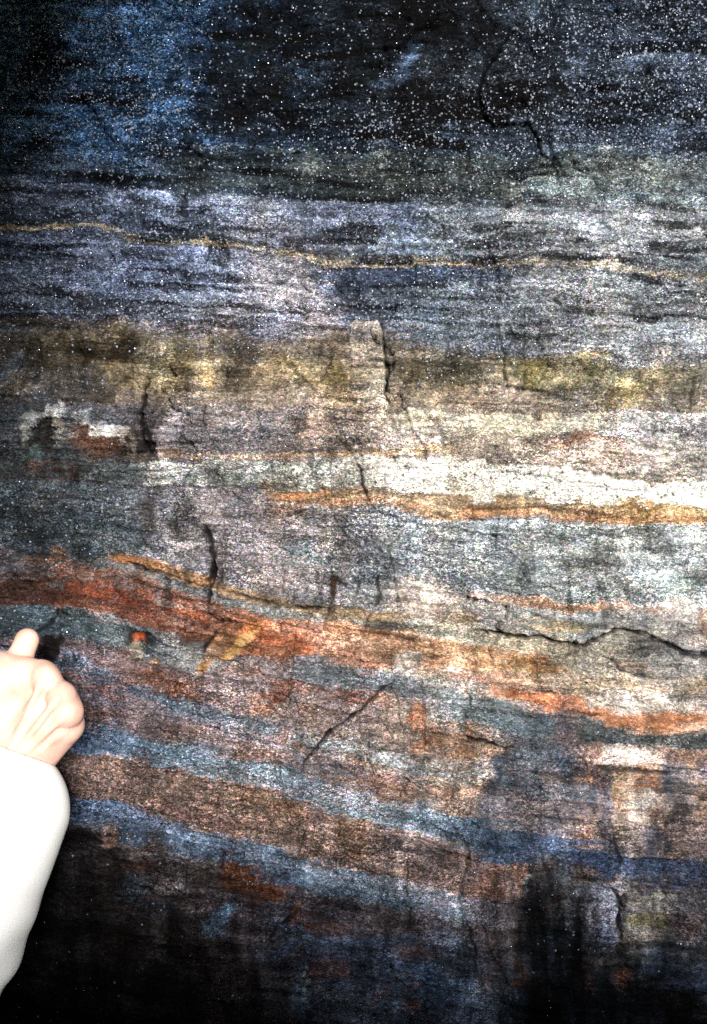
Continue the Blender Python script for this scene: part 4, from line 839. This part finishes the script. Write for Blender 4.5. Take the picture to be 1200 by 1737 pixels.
# ------------------------------------------------------------------ the person at the left edge
def surface_nets(fn, lo, hi, h):
    lo = np.array(lo, float); hi = np.array(hi, float)
    n = np.ceil((hi - lo) / h).astype(int) + 1
    ax = [lo[k] + h * np.arange(n[k]) for k in range(3)]
    GX, GY, GZ = np.meshgrid(*[a.astype(np.float32) for a in ax], indexing='ij')
    f = fn(GX, GY, GZ).astype(np.float32)
    ins = f < 0
    c = n - 1
    acc = np.zeros(tuple(c) + (3,), np.float32); cnt = np.zeros(tuple(c), np.float32)
    corners = [(i, j, k) for i in (0, 1) for j in (0, 1) for k in (0, 1)]
    def sub(a, o): return a[o[0]:o[0] + c[0], o[1]:o[1] + c[1], o[2]:o[2] + c[2]]
    for a in corners:
        for d in range(3):
            if a[d]: continue
            b = list(a); b[d] = 1
            fa, fb = sub(f, a), sub(f, b)
            cr = (fa < 0) != (fb < 0)
            t = np.where(cr, fa / np.where(cr, fa - fb, 1), 0)
            for q in range(3):
                acc[..., q] += np.where(cr, a[q] + (t if q == d else 0), 0)
            cnt += cr
    act = cnt > 0
    vid = np.full(tuple(c), -1, np.int64); vid[act] = np.arange(act.sum())
    ci = np.argwhere(act)
    V = lo + h * (ci + acc[act] / cnt[act][:, None])
    faces = []
    for d in range(3):
        u, v = (d + 1) % 3, (d + 2) % 3
        sl0 = [slice(None)] * 3; sl1 = [slice(None)] * 3
        sl0[d] = slice(0, n[d] - 1); sl1[d] = slice(1, n[d])
        a, b = ins[tuple(sl0)], ins[tuple(sl1)]
        e = np.argwhere(a != b)
        e = e[(e[:, u] > 0) & (e[:, v] > 0) & (e[:, u] < n[u] - 1) & (e[:, v] < n[v] - 1)]
        if not len(e): continue
        flip = b[tuple(e.T)]
        q = []
        for du, dv in ((1, 1), (0, 1), (0, 0), (1, 0)):
            w = e.copy(); w[:, u] -= du; w[:, v] -= dv
            q.append(vid[tuple(w.T)])
        q = np.stack(q, -1)
        q[flip] = q[flip][:, ::-1]
        faces.append(q)
    return V, np.concatenate(faces)

def smin(a, b, k):
    hh = np.maximum(k - np.abs(a - b), 0) / k
    return np.minimum(a, b) - hh * hh * k * 0.25

def cap(X, Y, Z, a, b, ra, rb, sy=1.0):
    a = np.array(a, np.float32); b = np.array(b, np.float32); d = b - a
    t = np.clip(((X - a[0]) * d[0] + (Y - a[1]) * d[1] + (Z - a[2]) * d[2]) / max(float(d @ d), 1e-9), 0, 1)
    return np.sqrt((X - a[0] - t * d[0]) ** 2 + ((Y - a[1] - t * d[1]) * sy) ** 2 + (Z - a[2] - t * d[2]) ** 2) - (ra + (rb - ra) * t)

def ell(X, Y, Z, c, r):
    r = np.array(r, np.float32)
    k = np.sqrt(((X - c[0]) / r[0]) ** 2 + ((Y - c[1]) / r[1]) ** 2 + ((Z - c[2]) / r[2]) ** 2)
    return (k - 1) * r.min()

HY = -0.20
def P(px, py, y=HY):
    y = y + 0.045                          # how close the fist comes to the rock
    k = (D + y) / D * S
    return np.array(((px - 600) * k, y, CZ + (868.5 - py) * k))
U = S * (D + HY + 0.045) / D                       # metres per photo pixel at the hand
wrist = P(8, 1312, -0.205)
elbow = np.array((-0.421, -0.350, 1.130))
MCP = [P(78, 1151, -0.222), P(104, 1181, -0.228), P(116, 1209, -0.224), P(114, 1236, -0.212)]
RAD = [22, 23, 23.5, 22]
def hand_sdf(X, Y, Z):
    d = cap(X, Y, Z, wrist + (wrist - MCP[1]) * 0.35, wrist, 36 * U, 36 * U, 1.25)
    for m, r in zip(MCP, RAD):
        base = wrist + (m - wrist) * 0.12
        d = smin(d, cap(X, Y, Z, base, m + np.array((0, 0.007, 0)), 25 * U, (r - 1.5) * U), 0.016)
    # heel of the hand on the little-finger side and palm mass
    d = smin(d, cap(X, Y, Z, P(114, 1230, -0.204), P(60, 1291, -0.200), 23.5 * U, 32 * U), 0.014)
    d = smin(d, cap(X, Y, Z, P(80, 1205, -0.208), P(24, 1280, -0.205), 34 * U, 34 * U), 0.016)
    # first web and thumb
    d = smin(d, cap(X, Y, Z, P(2, 1270, -0.20), P(4, 1165, -0.205), 34 * U, 40 * U), 0.016)
    d = smin(d, cap(X, Y, Z, P(2, 1147, -0.207), P(66, 1145, -0.213), 43 * U, 26 * U), 0.012)
    th = cap(X, Y, Z, P(4, 1160, -0.200), P(34, 1116, -0.196), 28 * U, 21 * U)
    th = smin(th, cap(X, Y, Z, P(34, 1116, -0.196), P(46, 1086, -0.192), 21 * U, 20.5 * U), 0.005)
    d = smin(d, th, 0.004)
    # fingers folded away from the viewer into the fist
    lens = [(0.040, 0.024, 0.019), (0.043, 0.027, 0.020), (0.040, 0.025, 0.019), (0.032, 0.019, 0.017)]
    for m, r, (l1, l2, l3) in zip(MCP, RAD, lens):
        ax = (m - wrist) / np.linalg.norm(m - wrist)
        p1 = m + l1 * (-0.18 * ax + np.array((-0.16, 0.95, -0.10)))
        p2 = p1 + l2 * (-0.93 * ax + np.array((0, 0.30, 0)))
        p3 = p2 + l3 * (-0.35 * ax + np.array((0, -0.90, 0)))
        f = cap(X, Y, Z, m, p1, (r - 2) * U, (r - 7) * U)
        f = smin(f, cap(X, Y, Z, p1, p2, (r - 7) * U, (r - 8.5) * U), 0.004)
        f = smin(f, cap(X, Y, Z, p2, p3, (r - 8.5) * U, (r - 10) * U), 0.004)
        d = smin(d, f, 0.0045)
    # knuckles and the tendons that fan from the wrist
    for m, r in zip(MCP, RAD):
        kn = m + np.array((0, -0.001, 0))
        d = smin(d, cap(X, Y, Z, kn, kn, r * U * 0.98, r * U * 0.98), 0.006)
        w0 = wrist + (m - wrist) * 0.25 + np.array((0, -0.0205, 0))
        d = smin(d, cap(X, Y, Z, w0, m + np.array((0, -0.0135, 0)), 0.0022, 0.0034), 0.006)
    d = smin(d, cap(X, Y, Z, P(62, 1232, -0.2275), P(98, 1196, -0.2365), 0.0016, 0.0012), 0.005)
    d = smin(d, cap(X, Y, Z, P(30, 1225, -0.2260), P(66, 1175, -0.2325), 0.0016, 0.0012), 0.005)
    for m, r in zip(MCP, RAD):
        ax = (m - wrist) / np.linalg.norm(m - wrist); pr = np.array((-ax[2], 0, ax[0]))
        for q in (-0.004, 0.0005, 0.005):
            c0 = m + ax * q + np.array((0, -r * U * 0.97, 0))
            d = d + 0.0006 * np.exp(-(cap(X, Y, Z, c0 - pr * 0.006, c0 + pr * 0.006, 0, 0) / 0.0011) ** 2)
    return d

skin, N, L, bs = new_mat('skin')
tc = N.new('ShaderNodeTexCoord'); nz = N.new('ShaderNodeTexNoise'); nz.inputs['Scale'].default_value = 45; nz.inputs['Detail'].default_value = 5
rp = N.new('ShaderNodeValToRGB'); rp.color_ramp.elements[0].position = 0.3; rp.color_ramp.elements[1].position = 0.7
rp.color_ramp.elements[0].color = (0.47, 0.265, 0.21, 1); rp.color_ramp.elements[1].color = (0.60, 0.39, 0.325, 1)
L.new(tc.outputs['Object'], nz.inputs['Vector']); L.new(nz.outputs['Fac'], rp.inputs[0]); L.new(rp.outputs[0], bs.inputs['Base Color'])
bs.inputs['Roughness'].default_value = 0.5
bs.inputs['Subsurface Weight'].default_value = 0.12
bs.inputs['Subsurface Radius'].default_value = (0.008, 0.003, 0.002)
bs.inputs['Subsurface Scale'].default_value = 0.4
vv = N.new('ShaderNodeTexVoronoi'); vv.inputs['Scale'].default_value = 700
bp = N.new('ShaderNodeBump'); bp.inputs['Strength'].default_value = 0.12; bp.inputs['Distance'].default_value = 0.0006
L.new(tc.outputs['Object'], vv.inputs['Vector']); L.new(vv.outputs['Distance'], bp.inputs['Height']); L.new(bp.outputs[0], bs.inputs['Normal'])

def cloth_mat(name, c, scale=900):
    m, N, L, bs = new_mat(name)
    tc = N.new('ShaderNodeTexCoord'); w = N.new('ShaderNodeTexNoise'); w.inputs['Scale'].default_value = scale; w.inputs['Detail'].default_value = 3
    mx = N.new('ShaderNodeMix'); mx.data_type = 'RGBA'
    mx.inputs['A'].default_value = (*[q * 0.93 for q in c], 1); mx.inputs['B'].default_value = (*c, 1)
    L.new(tc.outputs['Object'], w.inputs['Vector']); L.new(w.outputs['Fac'], mx.inputs['Factor']); L.new(mx.outputs['Result'], bs.inputs['Base Color'])
    b = N.new('ShaderNodeBump'); b.inputs['Strength'].default_value = 0.2; b.inputs['Distance'].default_value = 0.0005
    L.new(w.outputs['Fac'], b.inputs['Height']); L.new(b.outputs[0], bs.inputs['Normal'])
    bs.inputs['Roughness'].default_value = 0.9
    return m
shirt_m = cloth_mat('white_cotton', (0.82, 0.82, 0.82))
trouser_m = cloth_mat('navy_twill', (0.03, 0.035, 0.06))
shoe_m = cloth_mat('brown_leather', (0.06, 0.035, 0.02), 200)
hair_m = cloth_mat('brown_hair', (0.05, 0.032, 0.02), 300)
eye_m = cloth_mat('eye_white', (0.7, 0.7, 0.7), 50)

# skeleton: the person faces right along the wall, right arm raised towards the rock
BX, BY = -0.60, -0.33
rs = np.array((BX + 0.03, BY - 0.17, 1.44)); ls = np.array((BX, BY + 0.17, 1.44))
le = np.array((BX - 0.06, BY + 0.20, 1.15)); lw = np.array((BX + 0.06, BY + 0.20, 0.92))
head = np.array((BX + 0.03, BY, 1.66))
hips = [np.array((BX - 0.01, BY + s * 0.09, 0.92)) for s in (-1, 1)]
knees = [np.array((BX + 0.02 + s * 0.05, BY + s * 0.10, 0.50)) for s in (-1, 1)]
ankles = [np.array((BX - 0.04 + s * 0.08, BY + s * 0.11, 0.09)) for s in (-1, 1)]
def torso(X, Y, Z, g=0.0):
    d = ell(X, Y, Z, (BX, BY, 1.29), (0.125 + g, 0.185 + g, 0.24 + g))
    d = smin(d, ell(X, Y, Z, (BX + 0.005, BY, 1.05), (0.115 + g, 0.155 + g, 0.20 + g)), 0.08)
    d = smin(d, cap(X, Y, Z, rs, ls, 0.058 + g, 0.058 + g), 0.05)
    d = smin(d, ell(X, Y, Z, (BX - 0.015, BY, 0.93), (0.125 + g, 0.17 + g, 0.13 + g)), 0.06)
    return d
def legs(X, Y, Z, g=0.0):
    d = None
    for hp, k, a in zip(hips, knees, ankles):
        f = smin(cap(X, Y, Z, hp, k, 0.085 + g, 0.056 + g), cap(X, Y, Z, k, a, 0.054 + g, 0.038 + g * 1.6), 0.03)
        f = smin(f, cap(X, Y, Z, k + np.array((-0.02, 0, -0.08)), k + np.array((-0.02, 0, -0.2)), 0.05 + g, 0.04 + g), 0.04)
        d = f if d is None else np.minimum(d, f)
    return d
def body_sdf(X, Y, Z):
    d = torso(X, Y, Z, -0.004)
    d = smin(d, legs(X, Y, Z), 0.04)
    d = smin(d, cap(X, Y, Z, (BX - 0.01, BY, 1.46), (BX + 0.02, BY, 1.58), 0.060, 0.055), 0.04)
    # head: skull, jaw, nose, brow, lips, chin, ears
    d = smin(d, ell(X, Y, Z, head + (-0.012, 0, 0.02), (0.098, 0.076, 0.105)), 0.02)
    d = smin(d, ell(X, Y, Z, head + (0.035, 0, -0.055), (0.058, 0.055, 0.072)), 0.03)
    d = smin(d, cap(X, Y, Z, head + (0.088, 0, 0.01), head + (0.108, 0, -0.032), 0.008, 0.013), 0.012)
    d = smin(d, cap(X, Y, Z, head + (0.077, -0.035, 0.028), head + (0.077, 0.035, 0.028), 0.011, 0.011), 0.014)
    d = smin(d, cap(X, Y, Z, head + (0.087, -0.018, -0.066), head + (0.087, 0.018, -0.066), 0.009, 0.009), 0.008)
    d = smin(d, cap(X, Y, Z, head + (0.078, 0, -0.108), head + (0.078, 0, -0.108), 0.016, 0.016), 0.02)
    for s in (-1, 1):
        d = np.maximum(d, -ell(X, Y, Z, head + (0.100, s * 0.031, 0.006), (0.022, 0.015, 0.011)))
        d = smin(d, ell(X, Y, Z, head + (-0.012, s * 0.080, -0.008), (0.018, 0.011, 0.032)), 0.008)
    d = smin(d, smin(cap(X, Y, Z, ls, le, 0.050, 0.040), cap(X, Y, Z, le, lw, 0.040, 0.028), 0.02), 0.03)
    # relaxed left hand with separate fingers
    pc = lw + np.array((0.02, 0.0, -0.05))
    d = smin(d, cap(X, Y, Z, lw, pc + np.array((0.008, 0, -0.04)), 0.027, 0.030, 1.5), 0.02)
    for q, ln in zip((-0.030, -0.010, 0.010, 0.029), (0.052, 0.06, 0.066, 0.06)):
        b0 = pc + np.array((0.008 + q, 0, -0.055)); b1 = b0 + np.array((0.006, -0.004, -ln * 0.6)); b2 = b1 + np.array((0.004, -0.016, -ln * 0.5))
        d = smin(d, smin(cap(X, Y, Z, b0, b1, 0.0085, 0.008), cap(X, Y, Z, b1, b2, 0.008, 0.007), 0.003), 0.004)
    d = smin(d, cap(X, Y, Z, pc + np.array((0.028, 0, 0.0)), pc + np.array((0.058, -0.01, -0.055)), 0.011, 0.009), 0.012)
    d = smin(d, smin(cap(X, Y, Z, rs, elbow, 0.050, 0.042), cap(X, Y, Z, elbow, wrist - (wrist - elbow) * 0.12, 0.041, 0.029), 0.02), 0.03)
    for a in ankles:
        d = smin(d, cap(X, Y, Z, a + np.array((0.0, 0, -0.045)), a + np.array((0.13, 0, -0.06)), 0.036, 0.026), 0.03)
    return d

person = bpy.data.objects.new('person', None); COL.objects.link(person)
person.location = (BX, BY, 0.0)
person['label'] = 'person in a white long-sleeved shirt with fist raised against the rock at the left edge'
person['category'] = 'person'
def part(name, fn, lo, hi, h, mat, parent=None, extra=None):
    V, F = surface_nets(fn, lo, hi, h)
    if extra is not None:
        V2, F2 = extra
        F = np.concatenate([F, F2 + len(V)]); V = np.concatenate([V, V2])
    pr = parent or person
    org = np.array((BX, BY, 0.0))
    o = mesh_obj(name, V - org, F, mat, pr)
    return o
hand_geo = surface_nets(hand_sdf, P(-60, 1400, -0.26), P(190, 1040, -0.10), 0.0014)
body = part('body', body_sdf, (BX - 0.25, BY - 0.35, -0.01), (BX + 0.42, BY + 0.35, 1.82), 0.007, skin, None, hand_geo)

def sleeve_sdf(X, Y, Z):
    c1 = P(-1, 1378, -0.225); c2 = P(-46, 1540, -0.285); c3 = elbow + np.array((-0.004, -0.004, -0.010))
    fold = 0.0034 * np.sin(X * 95 + Z * 70 + 14 * Y) * np.sin(Z * 55 - X * 33) + 0.0012 * np.sin(X * 160 - Z * 120)
    d = cap(X, Y, Z, c1, c2, 115 * U, 98 * U, 1.1)
    d = smin(d, cap(X, Y, Z, c2, c3, 98 * U, 0.058, 1.1), 0.006)
    d = smin(d, cap(X, Y, Z, c3, rs, 0.056, 0.070), 0.012)
    dn = np.abs(X - P(55, 0, -0.25)[0]) * 0
    d = d + fold * np.clip((P(0, 1455)[2] - Z) / 0.05, 0, 1) + dn
    # cuff opening round the wrist
    hd = (MCP[1] - wrist) / np.linalg.norm(MCP[1] - wrist)
    d = np.maximum(d, -cap(X, Y, Z, wrist - hd * 0.05 + np.array((0, 0.012, 0)), wrist + hd * 0.1 + np.array((0, 0.012, 0)), 0.035, 0.037))
    return d
def shirt_sdf(X, Y, Z):
    d = torso(X, Y, Z, 0.012)
    f = 0.003 * np.sin(Z * 42 + Y * 30) * np.sin(Y * 50 + X * 20)
    d = smin(d, smin(cap(X, Y, Z, ls, le, 0.066, 0.055), cap(X, Y, Z, le, lw + (le - lw) * 0.12, 0.055, 0.044), 0.02), 0.03) + f
    d = np.maximum(d, -(Z - 0.80))
    d = np.maximum(d, -cap(X, Y, Z, (BX - 0.01, BY, 1.5), (BX + 0.02, BY, 1.7), 0.062, 0.075))
    return d
shirt = part('shirt', shirt_sdf, (BX - 0.25, BY - 0.30, 0.76), (BX + 0.25, BY + 0.35, 1.60), 0.008, shirt_m)
part('sleeve', sleeve_sdf, (-0.74, -0.62, 1.02), (-0.24, -0.06, 1.56), 0.0036, shirt_m, shirt)
part('trousers', lambda X, Y, Z: np.maximum(smin(legs(X, Y, Z, 0.014), ell(X, Y, Z, (BX - 0.015, BY, 0.92), (0.135, 0.178, 0.14)), 0.05), np.maximum(Z - 1.0, 0.07 - Z)),
     (BX - 0.25, BY - 0.30, 0.03), (BX + 0.25, BY + 0.30, 1.05), 0.009, trouser_m)
for a in ankles:
    part('shoe', lambda X, Y, Z: np.maximum(smin(cap(X, Y, Z, a + np.array((-0.03, 0, -0.03)), a + np.array((0.15, 0, -0.052)), 0.050, 0.038), cap(X, Y, Z, a, a + np.array((0, 0, -0.03)), 0.052, 0.05), 0.02), -(Z + 0.006)),
         a + np.array((-0.12, -0.09, -0.13)), a + np.array((0.24, 0.09, 0.09)), 0.007, shoe_m)
def hair_sdf(X, Y, Z):
    d = ell(X, Y, Z, head + (-0.020, 0, 0.030), (0.106, 0.086, 0.112)) + 0.003 * np.sin(X * 160 + Z * 90) * np.sin(Y * 140)
    cut = (X - head[0] - 0.055) * 0.8 + (head[2] + 0.035 - Z) * 0.75
    d = np.maximum(d, np.minimum(cut, X - head[0] + 0.01))
    return np.maximum(d, head[2] - 0.065 - Z)
part('hair', hair_sdf, head + (-0.16, -0.12, -0.12), head + (0.13, 0.12, 0.18), 0.006, hair_m)
for s in (-1, 1):
    e = part('eye', lambda X, Y, Z: ell(X, Y, Z, head + (0.078, s * 0.031, 0.006), (0.0125, 0.0125, 0.0125)), head + (0.05, s * 0.031 - 0.03, -0.025), head + (0.11, s * 0.031 + 0.03, 0.035), 0.003, eye_m)
    part('iris', lambda X, Y, Z: ell(X, Y, Z, head + (0.087, s * 0.031, 0.006), (0.005, 0.005, 0.005)), head + (0.07, s * 0.031 - 0.02, -0.012), head + (0.10, s * 0.031 + 0.02, 0.024), 0.0015, hair_m, e)
